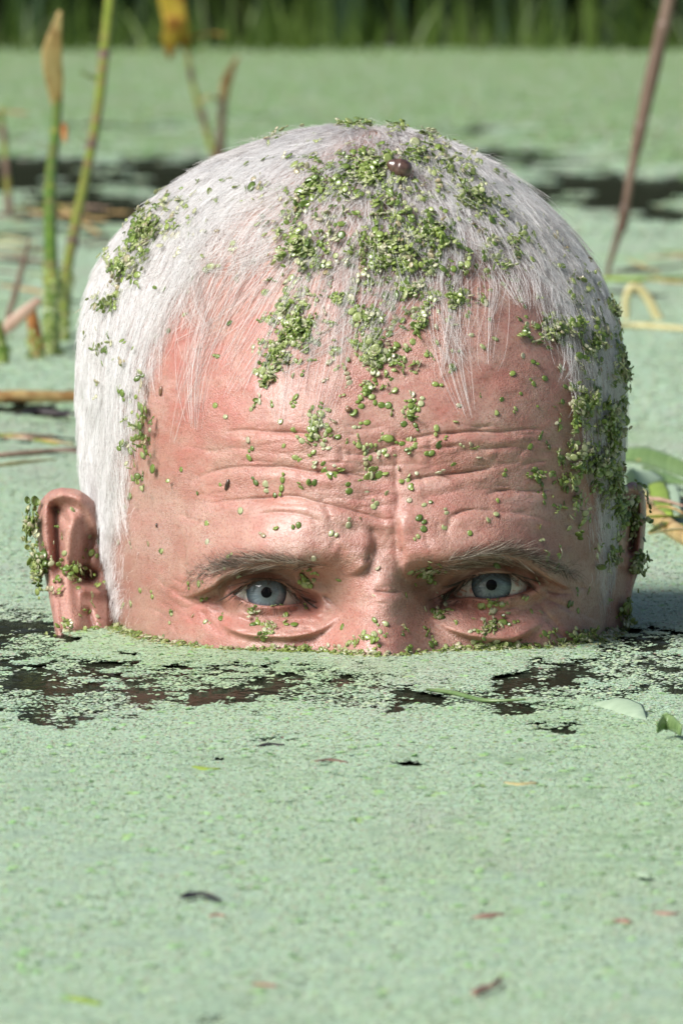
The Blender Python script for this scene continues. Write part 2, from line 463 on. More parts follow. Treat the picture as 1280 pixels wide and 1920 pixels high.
# ------------------------------------------------------------------ ears, sculpted the same way and part of the same body
def ear(outline, centre, depth_fn, nr=70, na=150, thick=0.0045):
    O = catmull(outline + [outline[0]], 14)
    seg = np.concatenate([[0], np.cumsum(np.hypot(*np.diff(O, axis=0).T))])
    q = np.linspace(0, seg[-1], na, endpoint=False)
    ox, oy = np.interp(q, seg, O[:, 0]), np.interp(q, seg, O[:, 1])
    rr = np.linspace(0, 1, nr) ** 0.8
    ex = centre[0] + (ox - centre[0])[None, :] * rr[:, None]; ey = centre[1] + (oy - centre[1])[None, :] * rr[:, None]
    yy = depth_fn(ex, ey)                                    # world y of the front surface
    edge = np.sqrt(np.clip(1 - rr ** 6, 0, 1))[:, None]
    Fp = on_plane_y(ex.ravel(), ey.ravel(), (yy + (1 - edge) * thick).ravel())
    Bp = Fp.reshape(nr, na, 3).copy(); Bp[..., 1] += (edge * thick * 2.2)
    Vv = np.vstack([Fp, Bp.reshape(-1, 3)])
    F = []
    i, j = np.meshgrid(np.arange(nr - 1), np.arange(na), indexing='ij'); j2 = (j + 1) % na
    A = (i * na + j, (i + 1) * na + j, (i + 1) * na + j2, i * na + j2)
    f1 = np.stack([x.ravel() for x in A], 1)
    f2 = np.stack([x.ravel() for x in A[::-1]], 1) + nr * na
    jj = np.arange(na); jn = (jj + 1) % na; k = (nr - 1) * na
    rim = np.stack([k + jj, k + nr * na + jj, k + nr * na + jn, k + jn], 1)
    return Vv, np.vstack([f1, f2, rim]), np.concatenate([ex.ravel(), ex.ravel()]), np.concatenate([ey.ravel(), ey.ravel()])

def ear_l(x, y):
    x = x.ravel(); y = y.ravel(); h = np.zeros(len(x))
    base = np.interp(x, [60, 80, 110, 150, 200, 230], [.014, .008, .003, .002, .010, .024]) - .018 * sstep(1060, 1200, y)
    def st(pts, w, d):
        idx, dd, s, t = line_dist(x, y, pts, w * 4); h[idx] += d * MM * np.exp(-(dd / w) ** 2)
    st([(180, 985), (160, 945), (130, 928), (100, 932), (84, 960), (82, 1000), (90, 1060), (100, 1130), (108, 1200)], 13, 4.0)      # helix
    st([(103, 955), (106, 990), (108, 1020), (109, 1060)], 8, -6.0)                                                                   # slit behind the helix
    st([(98, 948), (112, 958), (122, 975)], 9, -3.0)
    st([(135, 975), (128, 1020), (126, 1080), (130, 1140), (140, 1175)], 14, 3.6)                                                     # antihelix
    st([(170, 1010), (160, 1050), (162, 1085)], 10, -4.0)
    st([(150, 1075), (172, 1080)], 12, -9.0)                                                                                          # canal
    st([(160, 1105), (185, 1110)], 12, 3.5)
    st([(165, 1150), (175, 1185)], 9, -3.5)
    st([(120, 1190), (150, 1215)], 20, 3.0)
    return (base - h).reshape(-1) if False else (base - h)
def ear_l2(ex, ey): return ear_l(ex, ey).reshape(ex.shape)
E1 = ear([(115, 914), (92, 922), (74, 945), (67, 985), (73, 1030), (84, 1080), (94, 1130), (102, 1180), (107, 1230), (118, 1270), (160, 1290), (215, 1270), (226, 1180), (226, 1090), (214, 1000), (185, 950), (150, 920)],
         (140, 1080), ear_l2)
def ear_r2(ex, ey):
    x = ex.ravel(); y = ey.ravel(); h = np.zeros(len(x))
    base = np.interp(x, [1120, 1150, 1180, 1200, 1215], [-.022, -.012, .0, .006, .012])
    def st(pts, w, d):
        idx, dd, s, t = line_dist(x, y, pts, w * 4); h[idx] += d * MM * np.exp(-(dd / w) ** 2)
    st([(1165, 925), (1188, 915), (1203, 935), (1205, 980), (1200, 1030), (1190, 1085), (1182, 1130)], 9, 3.5)
    st([(1186, 950), (1186, 985), (1182, 1030)], 8, -8.0)
    st([(1165, 1000), (1168, 1060)], 9, 2.5)
    return (base - h).reshape(ex.shape)
E2 = ear([(1168, 912), (1186, 903), (1203, 914), (1211, 950), (1209, 1000), (1205, 1040), (1204, 1060), (1192, 1085), (1183, 1120), (1180, 1160), (1178, 1200), (1165, 1240), (1130, 1240), (1120, 1150), (1120, 1050), (1135, 960)],
         (1168, 1050), ear_r2)

# ------------------------------------------------------------------ assemble the body mesh
i, j = np.meshgrid(np.arange(NR - 1), np.arange(NC), indexing='ij'); j2 = (j + 1) % NC
FH = np.stack([(i * NC + j).ravel(), ((i + 1) * NC + j).ravel(), ((i + 1) * NC + j2).ravel(), (i * NC + j2).ravel()], 1)
apex = len(HV)
jj = np.arange(0, NC); cap = np.stack([np.full(NC, apex), jj, (jj + 1) % NC, (jj + 1) % NC], 1)
VV = np.vstack([HV, [[pole_pt[1], pole_pt[3], pole_pt[0]]]])
TT = np.vstack([tint, [[0, 0, 1, 1]]])
off = len(VV)
ear_red = []
for E in (E1, E2):
    FH = np.vstack([FH, E[1] + len(VV)]); VV = np.vstack([VV, E[0]])
    TT = np.vstack([TT, np.stack([np.full(len(E[0]), .12), np.full(len(E[0]), .0), np.zeros(len(E[0])), np.ones(len(E[0]))], 1)])
FT = np.vstack([FH])
# ------------------------------------------------------------------ skin
def skin_mat():
    N = NT('weathered_skin')
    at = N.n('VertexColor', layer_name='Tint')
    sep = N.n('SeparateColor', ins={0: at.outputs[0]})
    tc = N.n('TexCoord')
    blot = N.n('TexNoise', ins={'Vector': tc.outputs['Object'], 'Scale': 95.0, 'Detail': 5.0, 'Roughness': .65})
    base = N.mixc(N.ramp(blot.outputs[0], [(.35, (0, 0, 0)), (.68, (1, 1, 1))]), g4(.47, .285, .228), g4(.375, .185, .148))
    c = N.mixc(sep.outputs[0], base, g4(.42, .168, .135))
    c = N.mixc(sep.outputs[1], c, g4(.19, .085, .055))  # lid and brow tone together with the painted socket shade
    c = N.mixc(N.math('MULTIPLY', sep.outputs[2], .55), c, g4(.56, .40, .345))
    speck = N.n('TexNoise', ins={'Vector': tc.outputs['Object'], 'Scale': 1300.0, 'Detail': 2.0, 'Roughness': .6})
    c = N.mixc(N.math('MULTIPLY', N.ramp(speck.outputs[0], [(.34, (1, 1, 1)), (.50, (0, 0, 0))]), .55), c, g4(.27, .105, .075))
    spots = N.n('TexVoronoi', ins={'Vector': tc.outputs['Object'], 'Scale': 150.0})
    c = N.mixc(N.math('MULTIPLY', N.ramp(spots.outputs[0], [(.10, (1, 1, 1)), (.22, (0, 0, 0))]), .34), c, g4(.25, .10, .06))
    pores = N.n('TexVoronoi', ins={'Vector': tc.outputs['Object'], 'Scale': 2300.0, 'Randomness': 1.0})
    fine = N.n('TexNoise', ins={'Vector': tc.outputs['Object'], 'Scale': 950.0, 'Detail': 3.0, 'Roughness': .55})
    hgt = N.math('ADD', N.math('MULTIPLY', pores.outputs[0], .55), N.math('MULTIPLY', fine.outputs[0], .9))
    vary = N.n('TexNoise', ins={'Vector': tc.outputs['Object'], 'Scale': 60.0, 'Detail': 3.0})
    bmp = N.n('Bump', ins={'Strength': N.ramp(vary.outputs[0], [(.35, (.25,) * 3), (.68, (.95,) * 3)]), 'Distance': .00042, 'Height': hgt})
    rough = N.ramp(fine.outputs[0], [(.3, (.34,) * 3), (.7, (.56,) * 3)])
    b = N.n('BsdfPrincipled', ins={'Base Color': c, 'Roughness': rough, 'Normal': bmp.outputs[0], 'Subsurface Weight': .35, 'Subsurface Scale': .0028, 'Specular IOR Level': .55})
    b.inputs['Subsurface Radius'].default_value = (1.0, .38, .2)
    wetn = N.n('TexNoise', ins={'Vector': tc.outputs['Object'], 'Scale': 38.0, 'Detail': 4.0, 'Roughness': .65})
    geo = N.n('NewGeometry'); sxyz = N.n('SeparateXYZ', ins={0: geo.outputs['Position']})
    edge = N.ramp(N.math('MULTIPLY', N.math('ADD', sxyz.outputs[2], N.math('MULTIPLY', wetn.outputs[0], -.004)), 100.0), [(.05, (.9,) * 3), (.35, (0, 0, 0))])
    N.t.links.new(N.math('MAXIMUM', N.ramp(wetn.outputs[0], [(.42, (.05,) * 3), (.64, (.34,) * 3)]), edge), b.inputs['Coat Weight']); b.inputs['Coat Roughness'].default_value = .27
    N.t.links.new(bmp.outputs[0], b.inputs['Coat Normal'])
    return N.surf(b)

M_SKIN = skin_mat()
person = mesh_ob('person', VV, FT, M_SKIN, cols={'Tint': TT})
bm_fix = None
tag(person, 'white-haired man submerged to his nose in the duckweed pond, frowning at the viewer', 'person')

# ------------------------------------------------------------------ eyes
def eye_mats():
    N = NT('eye_white')
    tc = N.n('TexCoord')
    nz = N.n('TexNoise', ins={'Vector': tc.outputs['Object'], 'Scale': 420.0, 'Detail': 4.0, 'Distortion': 1.5})
    c = N.mixc(N.ramp(nz.outputs[0], [(.52, (0, 0, 0)), (.62, (1, 1, 1))]), g4(.50, .44, .41), g4(.42, .22, .19))
    b = N.n('BsdfPrincipled', ins={'Base Color': c, 'Roughness': .18, 'Coat Weight': 1.0, 'Coat Roughness': .03, 'Subsurface Weight': .2, 'Subsurface Scale': .001})
    m1 = N.surf(b)
    N = NT('blue_grey_iris')
    at = N.n('VertexColor', layer_name='Iris')
    sep = N.n('SeparateColor', ins={0: at.outputs[0]})
    tc = N.n('TexCoord')
    cmb = N.n('CombineXYZ', ins={0: N.math('MULTIPLY', sep.outputs[1], 46.0), 1: N.math('MULTIPLY', sep.outputs[0], 2.2)})
    st = N.n('TexNoise', ins={'Vector': cmb.outputs[0], 'Scale': 1.0, 'Detail': 5.0, 'Roughness': .7})
    c = N.mixc(N.ramp(st.outputs[0], [(.3, (0, 0, 0)), (.7, (1, 1, 1))]), g4(.05, .07, .09), g4(.20, .25, .29))
    c = N.mixc(N.ramp(sep.outputs[0], [(.0, (1, 1, 1)), (.32, (.75,) * 3), (.5, (0, 0, 0))]), c, g4(.10, .12, .125))
    c = N.mixc(N.ramp(sep.outputs[0], [(.70, (0, 0, 0)), (.97, (1, 1, 1))]), c, g4(.018, .03, .045))
    b = N.n('BsdfPrincipled', ins={'Base Color': c, 'Roughness': .5, 'Specular IOR Level': 0.0, 'Coat Weight': 1.0, 'Coat Roughness': .02, 'Coat IOR': 1.55})
    m2 = N.surf(b)
    N = NT('black_pupil')
    b = N.n('BsdfPrincipled', ins={'Base Color': g4(.004, .004, .005), 'Roughness': .5, 'Specular IOR Level': 0.0, 'Coat Weight': .3, 'Coat Roughness': .03, 'Coat IOR': 1.38})
    m3 = N.surf(b)
    return m1, m2, m3
M_SCL, M_IRIS, M_PUP = eye_mats()

def cap_mesh(name, r0, r1, mat, parent, M, bulge, lift, nr=14, na=64, gazed=(0, 0)):
    """a ring of the front of the eye between two polar radii, with the corneal bulge"""
    rr = np.linspace(r0, r1, nr); th = np.linspace(0, 2 * math.pi, na, endpoint=False)
    R, T = np.meshgrid(rr, th, indexing='ij')
    x, y = R * np.cos(T), R * np.sin(T)
    zz = np.sqrt(R_EYE ** 2 - np.minimum(R, R_EYE * .99) ** 2) + lift + bulge * np.clip(1 - (R / .0061) ** 2, 0, 1)
    V = np.stack([x, y, zz], -1).reshape(-1, 3)
    a_, b_ = np.meshgrid(np.arange(nr - 1), np.arange(na), indexing='ij'); b2 = (b_ + 1) % na
    F = np.stack([(a_ * na + b_).ravel(), ((a_ + 1) * na + b_).ravel(), ((a_ + 1) * na + b2).ravel(), (a_ * na + b2).ravel()], 1)
    cc = np.stack([(R / r1).ravel(), np.abs(T / math.pi - 1).ravel(), np.zeros(R.size), np.ones(R.size)], 1)
    V = V @ np.array(M.to_3x3()).T + np.array(M.translation)
    return mesh_ob(name, V, F, mat, parent, cols={'Iris': cc})

for e in EYES:
    zax = Vector(-e['dir']).normalized()
    xax = Vector((1, 0, 0)); xax = (xax - zax * xax.dot(zax)).normalized(); yax = zax.cross(xax)
    M = Matrix((xax, yax, zax)).transposed().to_4x4(); M.translation = Vector(e['c'])
    eb = cap_mesh('eyeball', 1e-5, R_EYE * .985, M_SCL, person, M, 0, 0, nr=40)
    cap_mesh('iris', .0016, .0058, M_IRIS, eb, M, .0011, .00006)
    cap_mesh('pupil', 1e-5, .00165, M_PUP, eb, M, .0011, .00005, nr=6)
# ------------------------------------------------------------------ hair
sub_r = np.arange(0, NR, 3); sub_c = np.arange(0, NC, 3)
gi, gj = np.meshgrid(sub_r, sub_c, indexing='ij')
CV = HV[(gi * NC + gj).ravel()]
nr_, nc_ = len(sub_r), len(sub_c)
i, j = np.meshgrid(np.arange(nr_ - 1), np.arange(nc_), indexing='ij'); j2 = (j + 1) % nc_
CF = np.stack([(i * nc_ + j).ravel(), ((i + 1) * nc_ + j).ravel(), ((i + 1) * nc_ + j2).ravel(), (i * nc_ + j2).ravel()], 1)
CV = np.vstack([CV, VV[apex:apex + 1]])
capf = np.stack([np.full(nc_, len(CV) - 1), np.arange(nc_), (np.arange(nc_) + 1) % nc_], 1)
BV = BVHTree.FromPolygons([Vector(v) for v in CV], CF.tolist() + capf.tolist())
BFULL_V = VV; 
ears_v = np.vstack([E1[0], E2[0]]); ears_f = np.vstack([E1[1], E2[1] + len(E1[0])])
BE = BVHTree.FromPolygons([Vector(v) for v in ears_v], ears_f.tolist())

def hit_px(x, y):
    """the point of the head or of an ear seen at a photograph pixel, with its normal"""
    d = Vector(ray(x, y)); o = Vector(CAM)
    h1 = BV.ray_cast(o, d); h2 = BE.ray_cast(o, d)
    h = h1 if h2[0] is None or (h1[0] is not None and h1[3] < h2[3]) else h2
    if h[0] is None: return None
    nrm = h[1] if h[1].dot(d) < 0 else -h[1]
    return h[0], nrm

GUIDE = np.array([
    (640, 245, -.5, .5), (500, 300, -.8, .6), (400, 370, -.7, .75), (300, 400, -.55, .85), (220, 480, -.3, .95), (180, 600, -.08, 1), (160, 750, .03, 1), (175, 900, .12, 1), (200, 1000, .15, 1),
    (215, 1100, .12, 1), (420, 470, -.5, .85), (350, 520, -.35, .93), (300, 640, -.25, .95), (250, 760, -.05, 1), (230, 880, -.1, 1), (560, 330, -.75, .6), (540, 430, -.65, .75), (480, 480, -.55, .85),
    (560, 560, -.45, .9), (620, 500, -.3, .95), (660, 300, -.45, .8), (700, 400, -.2, .95), (740, 500, -.25, 1), (700, 620, -.4, .9), (800, 560, -.3, .95), (840, 480, -.05, 1), (860, 600, -.25, 1),
    (750, 260, .1, 1), (800, 330, .25, .9), (870, 300, .6, .7), (900, 420, .55, .8), (940, 340, .65, .7), (980, 450, .6, .8), (930, 520, -.1, 1), (960, 560, -.2, 1), (1040, 520, .3, .95), (1000, 600, -.1, 1),
    (1100, 560, .25, .97), (1130, 700, .08, 1), (1120, 850, .0, 1), (1140, 1000, 0, 1), (1150, 1100, -.05, 1), (1050, 450, .55, .85), (480, 360, -.8, .55), (600, 260, -.75, .5)], float)

def flow(qx, qy):
    d2 = (qx[:, None] - GUIDE[None, :, 0]) ** 2 + (qy[:, None] - GUIDE[None, :, 1]) ** 2
    w = 1.0 / (d2 + 900.0) ** 1.6
    w /= w.sum(1, keepdims=True)
    return w @ GUIDE[:, 2], w @ GUIDE[:, 3]

def nearest_all(P, tree):
    L = np.empty_like(P); Nn = np.empty_like(P)
    for k in range(len(P)):
        l, n, _, _ = tree.find_nearest(P[k])
        L[k] = l; Nn[k] = n
    return L, Nn

def grow(roots, length, steps, lift, layer, wig, clump=0.0, cl_rad=.0015, turn=0.0, free=0.0):
    """strands that follow the comb lines over the head; returns (n, steps+1, 3)"""
    n = len(roots)
    P = roots.copy(); out = np.empty((n, steps + 1, 3))
    L, Nn = nearest_all(P, BV)
    # make the normals point outwards
    ctr = np.array([0.0, 0.0, 0.05])
    Nn *= np.sign(((L - ctr) * Nn).sum(1))[:, None]
    out[:, 0] = L - Nn * .0003
    phase = rng.normal(0, 1, n) * wig; drift = rng.normal(0, 1, n) * wig * .8
    prev = None
    for s in range(1, steps + 1):
        qx, qy = project(P)
        dx, dy = flow(qx, qy)
        ang_ = phase + drift * s / steps + turn * s / steps
        c_, s_ = np.cos(ang_), np.sin(ang_)
        dx, dy = dx * c_ - dy * s_, dx * s_ + dy * c_
        d3 = dx[:, None] * np.array([1.0, 0, 0]) - dy[:, None] * UPV
        vn = Nn @ FWD
        facing = vn < -0.05
        k = -(d3 * Nn).sum(1) / np.where(np.abs(vn) < .14, -.14, vn)
        T = d3 + FWD[None, :] * np.where(facing, k, 0)[:, None]
        T -= Nn * (T * Nn).sum(1, keepdims=True)
        back = np.array([0, 0, -1.0]) - Nn * (Nn @ np.array([0, 0, -1.0]))[:, None]
        T = np.where(facing[:, None], T, back)
        T /= np.linalg.norm(T, axis=1, keepdims=True) + 1e-9
        if prev is not None: T = T * .6 + prev * .4
        prev = T
        P = L + T * (length / steps)[:, None]
        L, Nn = nearest_all(P, BV)
        Nn *= np.sign(((L - ctr) * Nn).sum(1))[:, None]
        t = s / steps
        lf = .0002 + (lift * t + layer * np.sqrt(t))
        out[:, s] = L + Nn * lf[:, None] if np.ndim(lf) else L + Nn * lf
    if clump > 0:
        K = max(1, int(n / 13)); ci = rng.choice(n, K, replace=False)
        from mathutils.kdtree import KDTree
        kd = KDTree(K)
        for a_, c0 in enumerate(ci): kd.insert(Vector(out[c0, 0]), a_)
        kd.balance()
        near = np.array([ci[kd.find(Vector(p))[1]] for p in out[:, 0]])
        t = np.linspace(0, 1, steps + 1)[None, :, None]
        out += (out[near] - out) * clump * t ** 1.2
    return out

def hair_ob(name, parts, mat, parent):
    """parts: list of (points (n,k,3), root radius)"""
    hc = bpy.data.hair_curves.new(name)
    sizes = []; pos = []; rad = []
    for P, r0 in parts:
        n, k = P.shape[:2]
        sizes += [k] * n; pos.append(P.reshape(-1, 3))
        rr = np.broadcast_to(np.asarray(r0, float).reshape(-1, 1), (n, k)) * np.linspace(1, .45, k)[None, :]
        rad.append(rr.ravel())
    hc.add_curves(sizes)
    hc.position_data.foreach_set('vector', np.concatenate(pos).astype(np.float32).ravel())
    if 'radius' not in hc.attributes: hc.attributes.new('radius', 'FLOAT', 'POINT')
    hc.attributes['radius'].data.foreach_set('value', np.concatenate(rad).astype(np.float32))
    hc.materials.append(mat)
    o = bpy.data.objects.new(name, hc); COL.objects.link(o); o.parent = parent
    return o

def hair_mat(name, stops, rough=.42):
    N = NT(name)
    hi = N.n('HairInfo')
    c = N.ramp(hi.outputs['Random'], stops)
    b = N.n('BsdfPrincipled', ins={'Base Color': c, 'Roughness': rough, 'Specular IOR Level': .5})
    tr = N.n('BsdfTranslucent', ins={'Color': c})
    mx = N.n('MixShader', ins={0: .25, 1: b.outputs[0], 2: tr.outputs[0]})
    return N.surf(mx)

M_WHITE = hair_mat('white_hair', [(0, (.36, .34, .33)), (.10, (.62, .60, .59)), (.3, (.82, .81, .81)), (1, (.93, .93, .93))])
M_GREY = hair_mat('grey_hair', [(0, (.20, .16, .14)), (.15, (.45, .40, .38)), (.42, (.78, .75, .73)), (1, (.95, .94, .93))])
M_BROW = hair_mat('brow_hair', [(0, (.02, .013, .009)), (.42, (.08, .055, .038)), (.70, (.24, .185, .135)), (1, (.75, .67, .57))])
M_LASH = hair_mat('lash_hair', [(0, (.02, .014, .01)), (1, (.08, .055, .04))])

HLX = np.array([100, 150, 186, 212, 228, 240, 262, 300, 345, 395, 460, 640, 760, 880, 960, 1020, 1058, 1085, 1105, 1125, 1140, 1250.])
HLY = np.array([930, 960, 975, 955, 900, 800, 700, 610, 525, 478, 462, 452, 448, 458, 480, 525, 590, 690, 800, 900, 1000, 1000.])
vis_n = None
def roots_where(fn, n):
    """n random points of the head surface chosen with weight fn(px, py, front)"""
    w = fn(PX, PY, front)
    # area weights: grid cells are finer near the crown
    G = HV.reshape(NR, NC, 3)
    du = np.linalg.norm(np.roll(G, -1, 1) - G, axis=2); dv = np.linalg.norm(np.vstack([G[1:], G[-1:]]) - G, axis=2)
    w = w * (du * dv).ravel()
    w = w / w.sum()
    k = rng.choice(len(w), n, p=w)
    return HV[k] + rng.normal(0, .00025, (n, 3))

def zone(x, y):
    return (y + rng.normal(0, 12, len(y))) < np.interp(x + rng.normal(0, 13, len(x)), HLX, HLY)
def w_side_l(x, y, f):
    cut = np.interp(y, [220, 260, 320, 400, 480, 560, 1010], [680, 630, 530, 420, 372, 330, 240])
    return f * zone(x, y) * (x < cut + rng.normal(0, 26, len(x))) * 1.0
def w_side_r(x, y, f):
    cut = np.interp(y, [220, 260, 340, 420, 480, 560, 1010], [690, 800, 900, 960, 985, 1010, 1110])
    return f * zone(x, y) * (x > cut + rng.normal(0, 20, len(x))) * np.interp(y, [600, 800, 1000], [1, .75, .6])
def w_mid(x, y, f):
    m = f * (y < np.interp(x, HLX, HLY) + rng.normal(0, 10, len(x))) * (x > 330) * (x < 1040)
    thin = (.55 + .9 * (fbm(x / 60, y / 22, 91, 3) - .3)) - .75 * gauss(x, y, 500, 350, 90, 26, -38) - .45 * gauss(x, y, 560, 440, 130, 50, -20)
    return m * np.clip(thin, .12, 1)
def w_top(x, y, f):
    return f * zone(x, y) * (y < 500) * sstep(510, 340, y) * (x > 380) * (x < 980)
def w_fringe(x, y, f):
    return f * np.exp(-((y - 475) / 26) ** 2) * (x > 400) * (x < 960) * (.12 + gauss(x, y, 620, 475, 130, 80) + gauss(x, y, 800, 475, 70, 80))
def w_back(x, y, f): 
    Z = HV[:, 2]
    return (~f) * (Z > -.02)
def w_burn_l(x, y, f):
    cx_ = np.interp(y, [900, 960, 1050, 1110, 1150], [186, 186, 200, 215, 229]); wd = np.interp(y, [900, 960, 1050, 1110, 1150], [34, 24, 14, 9, 4])
    return f * (y > 920) * (y < 1150) * np.exp(-((x - cx_) / wd) ** 2) * np.interp(y, [920, 1080, 1150], [1, .8, .35])
def w_stub_l(x, y, f):
    return f * (y > 960) * (y < 1238) * np.exp(-((x - np.interp(y, [960, 1235], [232, 226])) / 18) ** 2)
def w_burn_r(x, y, f):
    cx_ = np.interp(y, [900, 1000, 1080, 1130], [1132, 1132, 1130, 1124]); wd = np.interp(y, [900, 1060, 1130], [22, 13, 4])
    return f * (y > 930) * (y < 1130) * np.exp(-((x - cx_) / wd) ** 2) * np.interp(y, [930, 1060, 1130], [1, .8, .4])
def w_edge(x, y, f):
    d_ = y - np.interp(x, HLX, HLY)
    return f * np.exp(-((d_ - 10) / 40) ** 2) * ((x < 400) | (x > 1000)) * (y < 1180)

U = rng.uniform
parts = []
def strands(wf, n, len_mm, steps, lift_mm, layer_mm, wig, clump, r_mm, **k):
    R0 = roots_where(wf, n)
    P = grow(R0, U(*len_mm, n) * MM, steps, U(*lift_mm, n) * MM, U(0, layer_mm, n) * MM, wig, clump, **k)
    return (P, U(*r_mm, n) * MM)
white = [strands(w_top, 5200, (12, 26), 6, (.1, 1.0), 2.4, .25, .6, (.035, .065)),
         strands(w_side_l, 16000, (9, 20), 6, (.1, .6), 2.5, .13, .58, (.035, .065)),
         strands(w_side_r, 9500, (9, 20), 6, (.1, .6), 2.2, .16, .58, (.035, .065)),
         strands(w_burn_l, 2600, (4, 9), 5, (.1, .8), 2.4, .22, .5, (.03, .055)),
         strands(w_burn_r, 1400, (5, 10), 5, (.1, .8), 1.2, .16, .3, (.03, .055)),
         strands(w_back, 6000, (14, 24), 4, (.1, .6), 2.0, .12, .3, (.06, .10))]
grey = [strands(w_mid, 4600, (14, 34), 7, (.1, 1.6), 2.2, .34, .82, (.032, .062)),
        strands(w_mid, 1300, (12, 30), 7, (.5, 3.2), 2.5, .75, .3, (.03, .055)),
        strands(w_fringe, 560, (14, 60), 10, (.05, 1.4), .7, .26, .86, (.03, .06)),
        strands(w_edge, 3400, (4, 15), 5, (.1, 1.2), .8, .38, .45, (.026, .046)),
        strands(w_stub_l, 420, (2, 5), 4, (.1, .8), .4, .4, .2, (.02, .034))]
hair_ob('hair', white, M_WHITE, person)
hair_ob('thin_hair', grey, M_GREY, person)

# brows and lashes: short strands from traced roots, each with its own direction
def tuft(roots_px, dirs, lens, lift, rad, bend=.3, steps=5):
    out = []
    for (x, y), (dx, dy), L in zip(roots_px, dirs, lens):
        h = hit_px(x, y)
        if h is None: continue
        p0, n = np.array(h[0]), np.array(h[1])
        d3 = dx * np.array([1.0, 0, 0]) - dy * UPV
        d3 = d3 - n * (d3 @ n); d3 /= np.linalg.norm(d3) + 1e-9
        pts = []
        for s in range(steps + 1):
            t = s / steps
            pts.append(p0 + d3 * L * t + n * (lift * L * (t - bend * t * t)) + np.array([0, 0, -1.0]) * L * .12 * t * t)
        out.append(pts)
    return np.array(out), rad

def brow(line, half, n, slant, name):
    C = catmull(line, 10); seg = np.concatenate([[0], np.cumsum(np.hypot(*np.diff(C, axis=0).T))]); 
    t = rng.beta(1.5, 1.5, n); q = t * seg[-1]
    x = np.interp(q, seg, C[:, 0]); y = np.interp(q, seg, C[:, 1])
    hw = np.interp(t, np.linspace(0, 1, len(half)), half)
    y = y + rng.normal(0, .42, n) * hw; x = x + rng.normal(0, 4, n)
    sx = np.interp(t, np.linspace(0, 1, len(slant)), [s[0] for s in slant]) + rng.normal(0, .3, n)
    sy = np.interp(t, np.linspace(0, 1, len(slant)), [s[1] for s in slant]) + rng.normal(0, .3, n)
    T = tuft(zip(x, y), zip(sx, sy), U(2.0, 6.5, n) * MM, .3, .040 * MM)
    hair_ob(name, [T], M_BROW, person)
brow([(352, 1082), (400, 1068), (455, 1056), (510, 1053), (560, 1056), (604, 1062)], [18, 22, 22, 18, 12, 8], 800, [(-1, .1), (-.95, -.1), (-.9, -.2), (-.8, -.3), (-.5, -.6), (-.1, -.8)], 'eyebrow')
brow([(792, 1074), (840, 1060), (890, 1046), (935, 1038), (990, 1045), (1040, 1064), (1085, 1080)], [10, 18, 24, 26, 24, 20, 12], 960, [(.1, -.8), (.5, -.6), (.8, -.35), (.9, -.2), (.95, -.05), (1, .1)], 'eyebrow')
for e in EYES:
    lash = []
    for key, n, dv, L, lf in (('up', 230, (0, .1), (3, 6.5), 1.0), ('lo', 50, (0, .8), (1.5, 3), .9)):
        C = catmull(e[key], 10); k = rng.integers(int(len(C) * .06), int(len(C) * .92), n)
        pts = [(C[q, 0] + rng.normal(0, .6), C[q, 1] + (-3.0 if key == 'up' else 3.5)) for q in k]
        mid = (C[0, 0] + C[-1, 0]) / 2; half = (C[-1, 0] - C[0, 0]) / 2
        dirs = [((p[0] - mid) / half * .9 + rng.normal(0, .2), dv[1]) for p in pts]
        lash.append(tuft(pts, dirs, U(*L, n) * MM, lf, .044 * MM, bend=.5))
    hair_ob('eyelashes', lash, M_LASH, person)
# ------------------------------------------------------------------ pond: water, floating mat, fronds
def water_mat():
    N = NT('dark_pond_water')
    tc = N.n('TexCoord')
    mp = N.n('Mapping', ins={'Vector': tc.outputs['Object'], 'Scale': (14, 5, 1)})
    nz = N.n('TexNoise', ins={'Vector': mp.outputs[0], 'Scale': 6.0, 'Detail': 3.0})
    bm_ = N.n('Bump', ins={'Strength': .5, 'Distance': .003, 'Height': nz.outputs[0]})
    # dark, slightly scummy water: a muddy body under a film that mirrors only in part
    df = N.n('BsdfDiffuse', ins={'Color': g4(.018, .020, .012)})
    gl = N.n('BsdfGlossy', ins={'Color': g4(.9, .9, .9), 'Roughness': .10, 'Normal': bm_.outputs[0]})
    fr = N.n('Fresnel', ins={'IOR': 1.33})
    mx = N.n('MixShader', ins={0: N.math('MULTIPLY', fr.outputs[0], .27), 1: df.outputs[0], 2: gl.outputs[0]})
    return N.surf(mx)
M_WATER = water_mat()
pond = mesh_ob('pond_water', [(-70, -8, 0), (70, -8, 0), (70, 60, 0), (-70, 60, 0)], [(0, 1, 2, 3)], M_WATER)
tag(pond, kind='structure')

